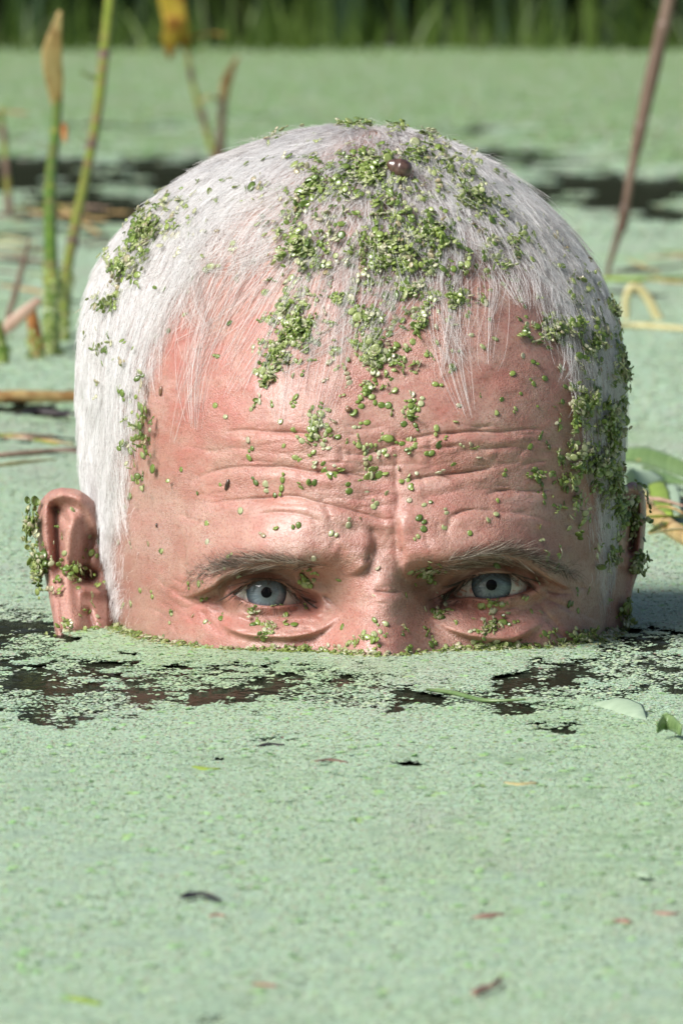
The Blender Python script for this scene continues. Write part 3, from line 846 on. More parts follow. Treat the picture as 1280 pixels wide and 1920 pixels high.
DARK = [  # openings in the weed, in photograph pixels on the water: centre, half sizes, how open
    (60, 1294, 270, 70, .86), (300, 1298, 250, 54, .80), (520, 1294, 180, 42, .68), (20, 1190, 150, 50, .98), (150, 1250, 190, 24, .60), (700, 1302, 180, 42, .78), (800, 1318, 120, 14, .85), (600, 1258, 330, 14, .50), (1110, 1286, 200, 54, .72), (1250, 1274, 100, 64, .86),
    (1220, 1212, 110, 24, .95), (880, 1312, 130, 11, .9), (1000, 1335, 120, 16, .62), (510, 1395, 50, 16, .85), (620, 1424, 60, 8, .7), (1050, 1372, 70, 18, .78), (770, 1440, 70, 6, .6), (390, 1432, 46, 6, .5), (1180, 1330, 100, 18, .5), (470, 1345, 60, 10, .5),
    (40, 330, 220, 54, .95), (180, 395, 200, 44, .92), (330, 330, 200, 50, .9), (250, 238, 190, 12, .72), (90, 262, 150, 10, .6), (1150, 362, 260, 42, .95), (930, 300, 240, 26, .85), (860, 248, 140, 14, .7), (1240, 405, 120, 18, .95), (620, 330, 360, 50, .9), (1060, 330, 170, 14, .7),
    (60, 772, 120, 11, .95), (1180, 528, 120, 8, .7), (100, 470, 140, 9, .6), (50, 640, 70, 5, .45), (1200, 700, 100, 6, .3), (120, 575, 80, 12, .5), (40, 830, 140, 12, .5), (1230, 940, 80, 26, .6), (1190, 1190, 60, 14, .75), (60, 500, 110, 10, .55), (1190, 450, 120, 6, .5), (1230, 560, 80, 8, .4), (90, 440, 130, 8, .6)]
def cover(x, y):
    """0..1 share of the water that weed covers at a place on the pond"""
    P = np.stack([x, y, np.zeros_like(x)], -1)
    qx, qy = project(P)
    op = np.zeros_like(x)
    for cx, cy, rx, ry, s in DARK:
        op = np.maximum(op, s * np.exp(-(((qx - cx) / rx) ** 2 + ((qy - cy) / ry) ** 2) ** 1.6))
    nz = fbm(x * 55, y * 14, 5, 4); fine = fbm(x * 260, y * 60, 15, 3)
    o2 = sstep(.34, .52, op + (nz - .5) * .8 * sstep(0, .25, op) + (fine - .5) * 1.15 * sstep(0, .25, op))
    # a few thin natural openings everywhere
    nat = fbm(x * 9 + 4, y * 2.1 + 8, 45, 4)
    o3 = .75 * sstep(.66, .80, nat + (fine - .5) * .25)
    return 1 - np.clip(np.maximum(o2, o3), 0, 1)

def weed_mat(name, stops, rough=.45, spec=.5, attr=None, bump=None):
    N = NT(name)
    tc = N.n('TexCoord')
    if attr:
        at = N.n('VertexColor', layer_name=attr); c = at.outputs[0]
        oi = N.n('ObjectInfo')
        c = N.mixc(.35, c, N.mixc(1.0, c, N.ramp(oi.outputs['Random'], stops), 'MULTIPLY'))
        geo = N.n('NewGeometry'); mp = N.n('Mapping', ins={'Vector': geo.outputs['Position'], 'Scale': (11, 3.2, 0)})
        n1 = N.n('TexNoise', ins={'Vector': mp.outputs[0], 'Scale': 1.0, 'Detail': 5.0, 'Roughness': .6})
        mp2 = N.n('Mapping', ins={'Vector': geo.outputs['Position'], 'Scale': (7, 2.0, 0), 'Location': (5, 3, 0)})
        n2 = N.n('TexNoise', ins={'Vector': mp2.outputs[0], 'Scale': 1.0, 'Detail': 5.0, 'Roughness': .6})
        c = N.mixc(N.math('MULTIPLY', N.ramp(n1.outputs[0], [(.52, (0, 0, 0)), (.70, (1, 1, 1))]), .5), c, g4(.47, .46, .41))
        c = N.mixc(N.math('MULTIPLY', N.ramp(n2.outputs[0], [(.52, (0, 0, 0)), (.70, (1, 1, 1))]), .5), c, g4(.33, .50, .22))
    else:
        oi = N.n('ObjectInfo'); c = N.ramp(oi.outputs['Random'], stops)
    b = N.n('BsdfPrincipled', ins={'Base Color': c, 'Roughness': rough, 'Specular IOR Level': spec})
    tr = N.n('BsdfTranslucent', ins={'Color': c})
    mx = N.n('MixShader', ins={0: .15, 1: b.outputs[0], 2: tr.outputs[0]})
    return N.surf(mx)

def mat_sheet_mat():
    N = NT('floating_weed_mat')
    tc = N.n('TexCoord'); geo = N.n('NewGeometry')
    v = N.n('TexVoronoi', ins={'Vector': tc.outputs['Object'], 'Scale': 900.0})
    v2 = N.n('TexVoronoi', ins={'Vector': tc.outputs['Object'], 'Scale': 240.0})
    big = N.n('TexNoise', ins={'Vector': tc.outputs['Object'], 'Scale': 1.6, 'Detail': 4.0, 'Roughness': .6})
    c = N.mixc(N.ramp(v.outputs['Color'], [(.0, (0, 0, 0)), (1, (1, 1, 1))]), g4(.28, .385, .275), g4(.36, .49, .355))
    c = N.mixc(N.ramp(big.outputs[0], [(.42, (0, 0, 0)), (.62, (1, 1, 1))]), c, g4(.24, .35, .19))
    h = N.math('ADD', N.math('MULTIPLY', v.outputs[0], -.6), N.math('MULTIPLY', v2.outputs[0], -1.0))
    bm_ = N.n('Bump', ins={'Strength': .6, 'Distance': .0012, 'Height': h})
    b = N.n('BsdfPrincipled', ins={'Base Color': c, 'Roughness': .5, 'Normal': bm_.outputs[0]})
    return N.surf(b)

# sheet of weed too fine to pick apart: cells dropped where the water is open; rows grow with distance
yy = [-2.2]
while yy[-1] < 30: yy.append(yy[-1] + max(.006, .006 + .02 * max(0, yy[-1] - .3)))
yy = np.array(yy)
rowsV, rowsF, base_i = [], [], 0
prev_idx = None
NXC = 220
allx = np.linspace(-1, 1, NXC) 
wid = np.where(yy < .5, .55, .55 + (yy - .5) * .75)
XX = np.sign(allx)[None, :] * (np.abs(allx) ** 1.6)[None, :] * wid[:, None]
YY = np.broadcast_to(yy[:, None], XX.shape)
ZZ = .0006 + .0008 * fbm(XX * 120, YY * 60, 61, 2)
SV = np.stack([XX, YY, ZZ], -1).reshape(-1, 3)
cv = cover(SV[:, 0], SV[:, 1]).reshape(XX.shape)
i, j = np.meshgrid(np.arange(len(yy) - 1), np.arange(NXC - 1), indexing='ij')
cc = (cv[:-1, :-1] + cv[1:, :-1] + cv[:-1, 1:] + cv[1:, 1:]) / 4
keep = cc.ravel() > .55
SF = np.stack([(i * NXC + j).ravel(), (i * NXC + j + 1).ravel(), ((i + 1) * NXC + j + 1).ravel(), ((i + 1) * NXC + j).ravel()], 1)[keep]
sheet = mesh_ob('duckweed_mat', SV, SF, mat_sheet_mat())
tag(sheet, 'pale green duckweed mat covering the pond surface', 'duckweed', kind='stuff')
# beyond the sheet's sides the pond is covered all the same
ex = 60.0
def ngon(name, polys, mat):
    me = bpy.data.meshes.new(name); vs = []; fs = []
    for p in polys:
        fs.append(list(range(len(vs), len(vs) + len(p)))); vs += p
    me.from_pydata(vs, [], fs); me.materials.append(mat)
    o = bpy.data.objects.new(name, me); COL.objects.link(o); return o
side = ngon('duckweed_cover', [[(-ex, -2.2, .0007), (-.55, -2.2, .0007), (-.55, .5, .0007), (-22.67, 30, .0007), (-ex, 30, .0007)],
                              [(.55, -2.2, .0007), (ex, -2.2, .0007), (ex, 30, .0007), (22.67, 30, .0007), (.55, .5, .0007)]], bpy.data.materials['floating_weed_mat'])
tag(side, 'duckweed covering the open pond beside the view', 'duckweed', kind='stuff')

# fronds: little patches of domed leaves, scattered as one mass
def frond_geo(n=6):
    th = np.linspace(0, 2 * math.pi, n, endpoint=False)
    ring = np.stack([np.cos(th) * .5, np.sin(th) * .42, np.zeros(n)], 1)
    V = np.vstack([[[0, 0, .13]], ring])
    F = np.array([[0, 1 + k, 1 + (k + 1) % n] for k in range(n)])
    return V, F
def patch_mesh(name, nf, radius, size, seed, tint=1.0):
    r_ = np.random.default_rng(seed); V0, F0 = frond_geo()
    Vs, Fs, Cs = [], [], []
    for k in range(nf):
        rr = radius * math.sqrt(r_.random()); th = r_.random() * 2 * math.pi
        s = size * r_.uniform(.65, 1.35); az = r_.random() * 2 * math.pi
        M = Euler((r_.normal(0, .12), r_.normal(0, .12), az)).to_matrix()
        V = (V0 * s) @ np.array(M).T + np.array([rr * math.cos(th), rr * math.sin(th), r_.uniform(.05, .42) * size])
        Fs.append(F0 + len(V0) * k); Vs.append(V)
        u = r_.random()
        if u < .86: c = np.array([.47, .635, .46]) * tint * r_.uniform(.86, 1.12) * np.array([r_.uniform(.9, 1.12), 1, r_.uniform(.85, 1.1)])
        elif u < .93: c = np.array([.53, .60, .50]) * r_.uniform(.9, 1.15)
        elif u < .95: c = np.array([.36, .46, .14]) * r_.uniform(.8, 1.2)
        elif u < .960: c = np.array([.09, .13, .06])
        elif u < .98: c = np.array([.38, .27, .22])
        else: c = np.array([.47, .63, .45])
        Cs.append(np.tile(np.append(c, 1), (len(V0), 1)))
    me_o = mesh_ob(name, np.vstack(Vs), np.vstack(Fs), M_FROND, cols={'Leaf': np.vstack(Cs)}, smooth=True)
    COL.objects.unlink(me_o)
    return me_o
M_FROND = weed_mat('pond_frond', [(0, (.72, .84, .72)), (.5, (1, 1, 1)), (1, (1.1, 1.05, 1.0))], attr='Leaf', rough=.42)
PATCH = bpy.data.collections.new('frond_patches')
for k in range(6): PATCH.objects.link(patch_mesh('frond_patch', 46, .0030, .0010, 100 + k))

def scatter_points():
    out = []
    def zone(y0, y1, marg, dens_scale, n, pr=None):
        y = rng.uniform(y0, y1, n * 2)
        hw = (y + D0) * 640 / FPX + marg
        hmax = (y1 + D0) * 640 / FPX + marg
        keep_ = rng.random(n * 2) < hw / hmax
        y, hw = y[keep_], hw[keep_]
        x = rng.uniform(-1, 1, len(y)) * np.where(rng.random(len(y)) < .72, hw, hw + .45 * rng.random(len(y)) * (1 + .15 * np.maximum(y, 0)))
        c = cover(x, y)
        k2 = rng.random(len(y)) < np.where(c > .9, 1, c ** 2.2 * .7 + .003)
        if pr is not None: k2 &= rng.random(len(y)) < np.interp(y, *pr)
        x, y, c = x[k2], y[k2], c[k2]
        out.append(np.stack([x, y, np.full(len(x), .0008), np.full(len(x), dens_scale) * rng.uniform(.85, 1.2, len(x)), c], 1))
    zone(-1.0, -.35, .05, .80, 24000)
    zone(-.4, .15, .06, 1.0, 24000)
    zone(.12, 1.2, .08, 1.35, 32000)
    zone(1.1, 4.0, .12, 2.3, 34000)
    zone(3.8, 16.0, .25, 5.0, 52000, ([5, 15], [1, .05]))
    zone(5.0, 20.5, .5, 8.0, 34000, ([5, 12], [.05, 1]))
    far = out.pop()
    A = np.vstack(out)
    # none inside the head
    ring = HV.reshape(NR, NC, 3)[np.argmin(np.abs(RW[:, 0]))]
    c0 = ring.mean(0); th = np.arctan2(ring[:, 0] - c0[0], ring[:, 1] - c0[1]); o_ = np.argsort(th)
    ra = np.hypot(ring[:, 0] - c0[0], ring[:, 1] - c0[1])
    lim = np.interp(np.arctan2(A[:, 0] - c0[0], A[:, 1] - c0[1]), th[o_], ra[o_], period=2 * math.pi)
    A = A[np.hypot(A[:, 0] - c0[0], A[:, 1] - c0[1]) > lim - .001]
    return A, far
SPTS, FPTS = scatter_points()
PATCHF = bpy.data.collections.new('far_frond_patches')
for k in range(4): PATCHF.objects.link(patch_mesh('far_frond_patch', 46, .0030, .0010, 500 + k, np.array([.46, .58, .30])))
def scatter(name, A, coll):
    me = bpy.data.meshes.new(name); me.vertices.add(len(A)); me.vertices.foreach_set('co', A[:, :3].astype(np.float32).ravel())
    at = me.attributes.new('scl', 'FLOAT', 'POINT'); at.data.foreach_set('value', A[:, 3].astype(np.float32))
    rz = me.attributes.new('rot', 'FLOAT_VECTOR', 'POINT')
    R = np.zeros((len(A), 3)); R[:, 2] = rng.uniform(0, 6.283, len(A)); rz.data.foreach_set('vector', R.astype(np.float32).ravel())
    o = bpy.data.objects.new(name, me); COL.objects.link(o)
    ng = bpy.data.node_groups.new(name, 'GeometryNodeTree')
    ng.interface.new_socket('Geometry', in_out='INPUT', socket_type='NodeSocketGeometry')
    ng.interface.new_socket('Geometry', in_out='OUTPUT', socket_type='NodeSocketGeometry')
    nn = ng.nodes; gi_ = nn.new('NodeGroupInput'); go = nn.new('NodeGroupOutput')
    inst = nn.new('GeometryNodeInstanceOnPoints'); ci = nn.new('GeometryNodeCollectionInfo')
    ci.inputs['Collection'].default_value = coll; ci.inputs['Separate Children'].default_value = True; ci.inputs['Reset Children'].default_value = True
    a1 = nn.new('GeometryNodeInputNamedAttribute'); a1.data_type = 'FLOAT'; a1.inputs['Name'].default_value = 'scl'
    a2 = nn.new('GeometryNodeInputNamedAttribute'); a2.data_type = 'FLOAT_VECTOR'; a2.inputs['Name'].default_value = 'rot'
    e2r = nn.new('FunctionNodeEulerToRotation')
    l = ng.links
    l.new(gi_.outputs[0], inst.inputs['Points']); l.new(ci.outputs[0], inst.inputs['Instance']); inst.inputs['Pick Instance'].default_value = True
    l.new(a1.outputs['Attribute'], inst.inputs['Scale']); l.new(a2.outputs['Attribute'], e2r.inputs[0]); l.new(e2r.outputs[0], inst.inputs['Rotation'])
    l.new(inst.outputs[0], go.inputs[0])
    md = o.modifiers.new('scatter', 'NODES'); md.node_group = ng
    return o
def loose_points():
    n = 90000
    y = rng.uniform(-.62, .6, n); x = rng.uniform(-1, 1, n) * ((y + D0) * 640 / FPX + .05)
    c = cover(x, y)
    st = fbm(x * 90, y * 16, 71, 3)
    k = (c < .9) & (rng.random(n) < (sstep(.42, .56, st) * .60 + .03))
    x, y = x[k], y[k]
    return np.stack([x, y, np.full(len(x), .0003), rng.uniform(.8, 1.3, len(x)), np.ones(len(x))], 1)
LOOSE = bpy.data.collections.new('loose_fronds')
for k in range(5): LOOSE.objects.link(patch_mesh('loose_frond', 4, .0016, .0012, 300 + k))
def big_points():
    n = 1500
    y = rng.uniform(-.95, .3, n); x = rng.uniform(-1, 1, n) * ((y + D0) * 640 / FPX + .05)
    k = cover(x, y) > .5
    return np.stack([x, y, np.full(n, .0010), rng.uniform(1.3, 2.2, n), np.ones(n)], 1)[k]
BIG = bpy.data.collections.new('larger_fronds')
for k in range(5): BIG.objects.link(patch_mesh('larger_frond', 2, .0008, .0012, 700 + k, np.array([.75, .9, .55])))
bf = scatter('larger_duckweed', big_points(), BIG)
tag(bf, 'larger bright duckweed fronds lying here and there on the fine mat', 'duckweed', kind='stuff')
lf = scatter('loose_duckweed', loose_points(), LOOSE)
tag(lf, 'loose duckweed fronds drifting in the dark openings of the mat', 'duckweed', kind='stuff')
ff = scatter('far_duckweed', FPTS, PATCHF)
tag(ff, 'yellower green duckweed covering the water towards the far bank', 'duckweed', kind='stuff')
pf = scatter('duckweed', SPTS, PATCH)
tag(pf, 'countless small pale green duckweed fronds floating on the dark pond', 'duckweed', kind='stuff')
# ------------------------------------------------------------------ far bank: earth, undergrowth, reeds
def leafy(name, stops, rough=.5, trans=.25, scale=30.0):
    N = NT(name)
    tc = N.n('TexCoord'); oi = N.n('ObjectInfo')
    nz = N.n('TexNoise', ins={'Vector': tc.outputs['Object'], 'Scale': scale, 'Detail': 4.0})
    c = N.ramp(nz.outputs[0], stops)
    b = N.n('BsdfPrincipled', ins={'Base Color': c, 'Roughness': rough})
    tr = N.n('BsdfTranslucent', ins={'Color': c})
    mx = N.n('MixShader', ins={0: trans, 1: b.outputs[0], 2: tr.outputs[0]})
    return N.surf(mx)
M_EARTH = leafy('wet_bank_earth', [(.3, (.02, .022, .012)), (.7, (.05, .06, .025))], .9, 0.0, 4.0)
YB = float(on_water(np.array(640.), np.array(92.))[1])
bx = np.linspace(-60, 60, 61); by = np.array([YB - .3, YB + .4, YB + 1.5, YB + 4, YB + 12, YB + 45])
bz = np.array([-.25, .06, .22, .45, .9, 1.4])
BX, BY = np.meshgrid(bx, by, indexing='ij'); BZ = np.broadcast_to(bz[None, :], BX.shape) + (fbm(BX * .3, BY * .3, 5, 3) - .5) * .2
BVx = np.stack([BX, BY + (fbm(BX * .5, BX * 0, 7, 3) - .5) * .8, BZ], -1).reshape(-1, 3)
i, j = np.meshgrid(np.arange(60), np.arange(5), indexing='ij')
bank = mesh_ob('pond_bank', BVx, np.stack([(i * 6 + j).ravel(), ((i + 1) * 6 + j).ravel(), ((i + 1) * 6 + j + 1).ravel(), (i * 6 + j + 1).ravel()], 1), M_EARTH)
tag(bank, kind='structure')

def blades(name, n, x_rng, y_rng, h_rng, w_rng, lean, mat, seed):
    r_ = np.random.default_rng(seed)
    K = 6
    x = r_.uniform(*x_rng, n); y = r_.uniform(*y_rng, n); h = r_.uniform(*h_rng, n); w = r_.uniform(*w_rng, n)
    az = r_.uniform(0, 6.283, n); ln = np.abs(r_.normal(0, lean, n)); face = r_.uniform(0, 3.14, n)
    t = np.linspace(0, 1, K)[None, :]
    cx = x[:, None] + np.cos(az)[:, None] * (ln * h)[:, None] * t ** 2; cy = y[:, None] + np.sin(az)[:, None] * (ln * h)[:, None] * t ** 2
    cz = -.05 + h[:, None] * (t - .35 * ln[:, None] * t ** 2)
    hw = w[:, None] * (1 - t ** 2.2) * .5 + .0008
    ux, uy = np.cos(face)[:, None], np.sin(face)[:, None]
    V = np.stack([np.stack([cx - ux * hw, cy - uy * hw, cz], -1), np.stack([cx + uy * hw * .3, cy - ux * hw * .3, cz], -1), np.stack([cx + ux * hw, cy + uy * hw, cz], -1)], 2).reshape(-1, 3)
    b0 = (np.arange(n) * K * 3)[:, None, None]; k = (np.arange(K - 1) * 3)[None, :, None]; s = np.arange(2)[None, None, :]
    A = b0 + k + s
    F = np.stack([A, A + 1, A + 4, A + 3], -1).reshape(-1, 4)
    return mesh_ob(name, V, F, mat)
M_REED_D = leafy('dark_reed_leaf', [(.3, (.005, .017, .002)), (.7, (.018, .046, .006))], .45, .3, 3.0)
M_REED_L = leafy('bluish_reed_leaf', [(.3, (.018, .045, .018)), (.7, (.05, .095, .04))], .45, .3, 3.0)
M_SEDGE = leafy('bright_sedge', [(.3, (.04, .08, .010)), (.7, (.10, .16, .02))], .5, .3, 3.0)
tag(blades('reed_bed', 9500, (-12, 12), (YB + .15, YB + 3.2), (1.2, 2.6), (.015, .035), .34, M_REED_D, 3), 'dense dark green reeds along the far bank of the pond', 'reeds', kind='stuff')
tag(blades('reed_fringe', 600, (-12, 12), (YB - .15, YB + .5), (.8, 2.2), (.012, .03), .30, M_REED_L, 4), 'bluish green reed blades standing at the front of the far bank', 'reeds', kind='stuff')
tag(blades('sedge_fringe', 6500, (-12, 12), (YB - 1.3, YB + .1), (.03, .26), (.006, .015), .5, M_SEDGE, 5), 'short bright sedge at the water edge of the far bank', 'sedge', kind='stuff')
tag(blades('undergrowth', 9000, (-30, 30), (YB + .6, YB + 7), (1.0, 3.4), (.04, .10), .3, M_REED_D, 6), 'dark undergrowth rising behind the reeds of the far bank', 'undergrowth', kind='stuff')

# ------------------------------------------------------------------ stems, straws and leaves, each a thing
def plant_mat(name, c1, c2, c3=None, rough=.45, scale=160.0, stretch=(1, 1, .12)):
    N = NT(name)
    tc = N.n('TexCoord'); mp = N.n('Mapping', ins={'Vector': tc.outputs['Object'], 'Scale': stretch})
    nz = N.n('TexNoise', ins={'Vector': mp.outputs[0], 'Scale': scale, 'Detail': 4.0, 'Roughness': .6})
    n2 = N.n('TexNoise', ins={'Vector': tc.outputs['Object'], 'Scale': scale * .4, 'Detail': 3.0})
    c = N.ramp(nz.outputs[0], [(.32, c1), (.68, c2)])
    if c3: c = N.mixc(N.ramp(n2.outputs[0], [(.5, (0, 0, 0)), (.62, (1, 1, 1))]), c, g4(*c3))
    bmp = N.n('Bump', ins={'Strength': .3, 'Distance': .0005, 'Height': nz.outputs[0]})
    b = N.n('BsdfPrincipled', ins={'Base Color': c, 'Roughness': rough, 'Normal': bmp.outputs[0]})
    tr = N.n('BsdfTranslucent', ins={'Color': c}); mx = N.n('MixShader', ins={0: .12, 1: b.outputs[0], 2: tr.outputs[0]})
    return N.surf(mx)
P_GREEN = plant_mat('green_stem', (.05, .12, .012), (.15, .25, .03), (.17, .17, .05), scale=220.0)
P_YGREEN = plant_mat('yellow_green_stem', (.14, .20, .02), (.29, .33, .05), (.25, .18, .07), scale=220.0)
P_TAN = plant_mat('dry_tan_leaf', (.42, .28, .10), (.62, .46, .22), (.30, .17, .06))
P_YELL = plant_mat('yellow_leaf', (.45, .33, .03), (.62, .48, .08), (.40, .20, .04))
P_ORANGE = plant_mat('orange_brown_leaf', (.30, .11, .03), (.48, .22, .07))
P_BROWN = plant_mat('brown_stem', (.10, .06, .04), (.22, .15, .11))
P_DARK = plant_mat('rotten_dark_stem', (.012, .010, .012), (.05, .04, .04))
P_PINK = plant_mat('pinkish_straw', (.34, .21, .15), (.52, .36, .27))
P_STRAW = plant_mat('pale_straw', (.46, .40, .18), (.62, .56, .30))
P_LEAF = plant_mat('green_leaf_blade', (.10, .18, .06), (.20, .30, .12), rough=.35)
P_PALE = plant_mat('pale_wet_leaf', (.34, .46, .31), (.44, .57, .40), rough=.5)
P_LIME = plant_mat('lime_leaf', (.20, .32, .03), (.34, .46, .08))
P_RUST = plant_mat('rusty_leaf_scrap', (.26, .13, .09), (.42, .25, .19))

def sweep(name, P, wid, thick, mat, parent=None, n=10, side=None, groove=0.0):
    """a stem or blade swept along 3-D points; wid and thick are full sizes per point; side gives the direction of the width"""
    P = catmull(P, 6); K = len(P)
    q = np.linspace(0, 1, K)
    W = np.interp(q, np.linspace(0, 1, len(wid)), wid) / 2; T = np.interp(q, np.linspace(0, 1, len(thick)), thick) / 2
    tan = np.gradient(P, axis=0); tan /= np.linalg.norm(tan, axis=1, keepdims=True)
    s0 = np.array(side if side is not None else (1.0, 0, 0), float)
    S = s0 - tan * (tan @ s0)[:, None]; S /= np.linalg.norm(S, axis=1, keepdims=True) + 1e-9
    B = np.cross(tan, S)
    th = np.linspace(0, 2 * math.pi, n, endpoint=False)
    wob = 1 + .12 * (vnoise(q * 9, q * 0 + len(P), 3) - .5)
    V = P[:, None, :] + S[:, None, :] * (np.cos(th)[None, :, None] * (W * wob)[:, None, None]) + B[:, None, :] * ((np.sin(th) - groove * np.cos(th) ** 2)[None, :, None] * T[:, None, None])
    V = V.reshape(-1, 3)
    i, j = np.meshgrid(np.arange(K - 1), np.arange(n), indexing='ij'); j2 = (j + 1) % n
    F = [list(f) for f in np.stack([(i * n + j).ravel(), (i * n + j2).ravel(), ((i + 1) * n + j2).ravel(), ((i + 1) * n + j).ravel()], 1)]
    F += [list(range(n - 1, -1, -1)), [(K - 1) * n + k for k in range(n)]]
    me = bpy.data.meshes.new(name); me.from_pydata(V.tolist(), [], F); me.materials.append(mat)
    me.polygons.foreach_set('use_smooth', [True] * len(me.polygons)); me.update()
    o = bpy.data.objects.new(name, me); COL.objects.link(o)
    if parent is not None: o.parent = parent
    return o

def ppm(y): return FPX / (y + D0)
def upright(path, base_px, dy=0.0):
    """3-D points of an upright thing: pixel path, standing on the water at base_px, leaning dy metres in depth over its length"""
    y0 = float(on_water(np.array(float(base_px[0])), np.array(float(base_px[1])))[1])
    n = len(path)
    return np.array([on_plane_y(np.array(float(p[0])), np.array(float(p[1])), y0 + dy * k / max(n - 1, 1)) for k, p in enumerate(path)]), y0
def thing(name, label, cat, loc, group=None):
    o = bpy.data.objects.new(name, None); COL.objects.link(o); o.location = loc; o.empty_display_size = .02
    return tag(o, label, cat, group)
def put(o, root):
    o.parent = root; o.matrix_parent_inverse = Matrix.Translation(-Vector(root.location))

def reed(label, base, stem, sw, smat, leaves=(), dy=0.0, name='reed'):
    P, y0 = upright(stem, base, dy)
    P = np.vstack([P[0] + np.array([0, 0, -.06]), P])
    k = 1 / ppm(y0)
    root = thing(name, label, 'reed', on_water(np.array(float(base[0])), np.array(float(base[1]))), 'reeds standing in the pond')
    o = sweep('stalk', P, [w * k for w in sw], [w * k * .9 for w in sw], smat); put(o, root)
    for q in (.38, .62, .84):                      # joints with a torn sheath
        m_ = int(q * (len(P) - 1)); fr_ = q * (len(P) - 1) - m_; c0_ = P[m_] * (1 - fr_) + P[m_ + 1] * fr_; up_ = P[m_ + 1] - P[m_]; up_ = up_ / np.linalg.norm(up_)
        wj = float(np.interp(q, np.linspace(0, 1, len(sw)), sw)) * k
        o = sweep('joint', [c0_ - up_ * .012, c0_ - up_ * .004, c0_ + up_ * .002, c0_ + up_ * .006], [wj * .98, wj * 1.16, wj * 1.2, wj * .9], [wj * .9, wj * 1.06, wj * 1.1, wj * .8], P_BROWN if smat is not P_GREEN else P_YGREEN); put(o, root)
    for path, lw, lm, nm in leaves:
        Q = np.array([on_plane_y(np.array(float(p[0])), np.array(float(p[1])), y0 + dy - .01 * q) for q, p in enumerate(path)])
        o = sweep(nm, Q, [w * k for w in lw], [max(.0006, w * k * .10) for w in lw], lm, groove=.6); put(o, root)
    return root, y0

r1, y1 = reed('thick green reed with a pale tan withered tip', (97, 668), [(97, 668), (97, 560), (94, 430), (95, 330), (104, 250), (108, 190)], [34, 33, 30, 26, 24, 22, 20], P_GREEN,
     [([(108, 210), (102, 150), (98, 95), (112, 20)], [16, 40, 44, 8], P_TAN, 'leaf'), ([(106, 225), (118, 235), (122, 265)], [10, 20, 6], P_ORANGE, 'leaf')], dy=.5)
r2, y2 = reed('slender yellow-green reed leaning beside the thick green one', (118, 640), [(118, 640), (124, 520), (142, 420), (165, 310), (184, 200), (196, 90), (212, -60)], [26, 24, 22, 22, 20, 22, 22, 22], P_YGREEN,
     [([(184, 150), (165, 140), (150, 135)], [16, 18, 6], P_YGREEN, 'leaf'), ([(186, 175), (192, 150), (190, 120)], [10, 16, 6], P_ORANGE, 'leaf')], dy=.7)
reed('thin reed stalk carrying an orange-brown bent leaf at the picture edge', (18, 415), [(18, 415), (14, 340), (8, 270), (2, 200)], [14, 14, 13, 12, 10], P_YGREEN, [([(-25, 212), (10, 208), (52, 212)], [16, 18, 8], P_ORANGE, 'leaf')])
reed('blurred yellowish reed stalk rising behind the crown of the head', (412, 335), [(412, 335), (400, 290), (380, 220), (360, 150), (345, 60)], [14, 14, 13, 12, 10, 8], P_YGREEN,
     [([(352, 90), (335, 60), (322, -10), (330, -40)], [12, 44, 52, 30], P_YELL, 'leaf'), ([(318, 110), (320, 70), (330, 30)], [6, 34, 30], P_YELL, 'leaf'), ([(345, 75), (390, 62), (425, 64)], [6, 12, 6], P_YELL, 'leaf')])
reed('faint brownish reed stalk with a dry tip behind the crown', (408, 345), [(408, 345), (412, 290), (416, 220), (420, 175)], [14, 14, 16, 14, 12], P_BROWN, [([(418, 190), (425, 150), (445, 105)], [14, 20, 6], P_TAN, 'leaf'), ([(420, 195), (395, 180), (370, 190)], [6, 10, 4], P_TAN, 'leaf')])
reed('tall brown withered reed curving up beside the white hair', (1138, 527), [(1138, 527), (1150, 470), (1170, 400), (1182, 330), (1200, 240), (1222, 140), (1250, 20), (1262, -40)], [8, 8, 12, 18, 16, 22, 26, 24, 24], P_BROWN)

def stub(label, base, path, w, mat, tip=None, dy=0.0, name='reed_stub'):
    P, y0 = upright(path, base, dy); P = np.vstack([P[0] + np.array([0, 0, -.05]), P]); k = 1 / ppm(y0)
    root = thing(name, label, 'reed', on_water(np.array(float(base[0])), np.array(float(base[1]))), 'broken reeds in the pond')
    o = sweep('stalk', P, [q * k for q in w], [q * k * .8 for q in w], mat); put(o, root)
    if tip:
        Q = np.array([on_plane_y(np.array(float(p[0])), np.array(float(p[1])), y0 - .01) for p in tip[0]])
        o = sweep('bent_top', Q, [q * k for q in tip[1]], [q * k * .3 for q in tip[1]], tip[2]); put(o, root)
    return y0
stub('snapped orange-brown reed stump with its top bent sideways', (68, 676), [(70, 676), (66, 630), (58, 578)], [36, 34, 26, 20], P_ORANGE, ([(76, 560), (52, 580), (22, 606), (4, 624)], [12, 22, 26, 14], P_PINK))
stub('thin brown broken stick slanting up near the snapped stump', (14, 612), [(14, 612), (26, 560), (42, 500), (56, 445)], [22, 12, 12, 10, 4], P_BROWN)
stub('green reed stump cut off by the picture edge', (-2, 684), [(0, 684), (-2, 640), (-8, 600)], [46, 40, 30, 20], P_GREEN)
stub('folded straw-coloured reed leaf bent over on itself', (1174, 605), [(1174, 605), (1173, 565), (1182, 540), (1198, 540), (1218, 566), (1236, 600), (1254, 628)], [10, 12, 14, 16, 16, 18, 18, 8], P_STRAW, name='folded_reed_leaf')

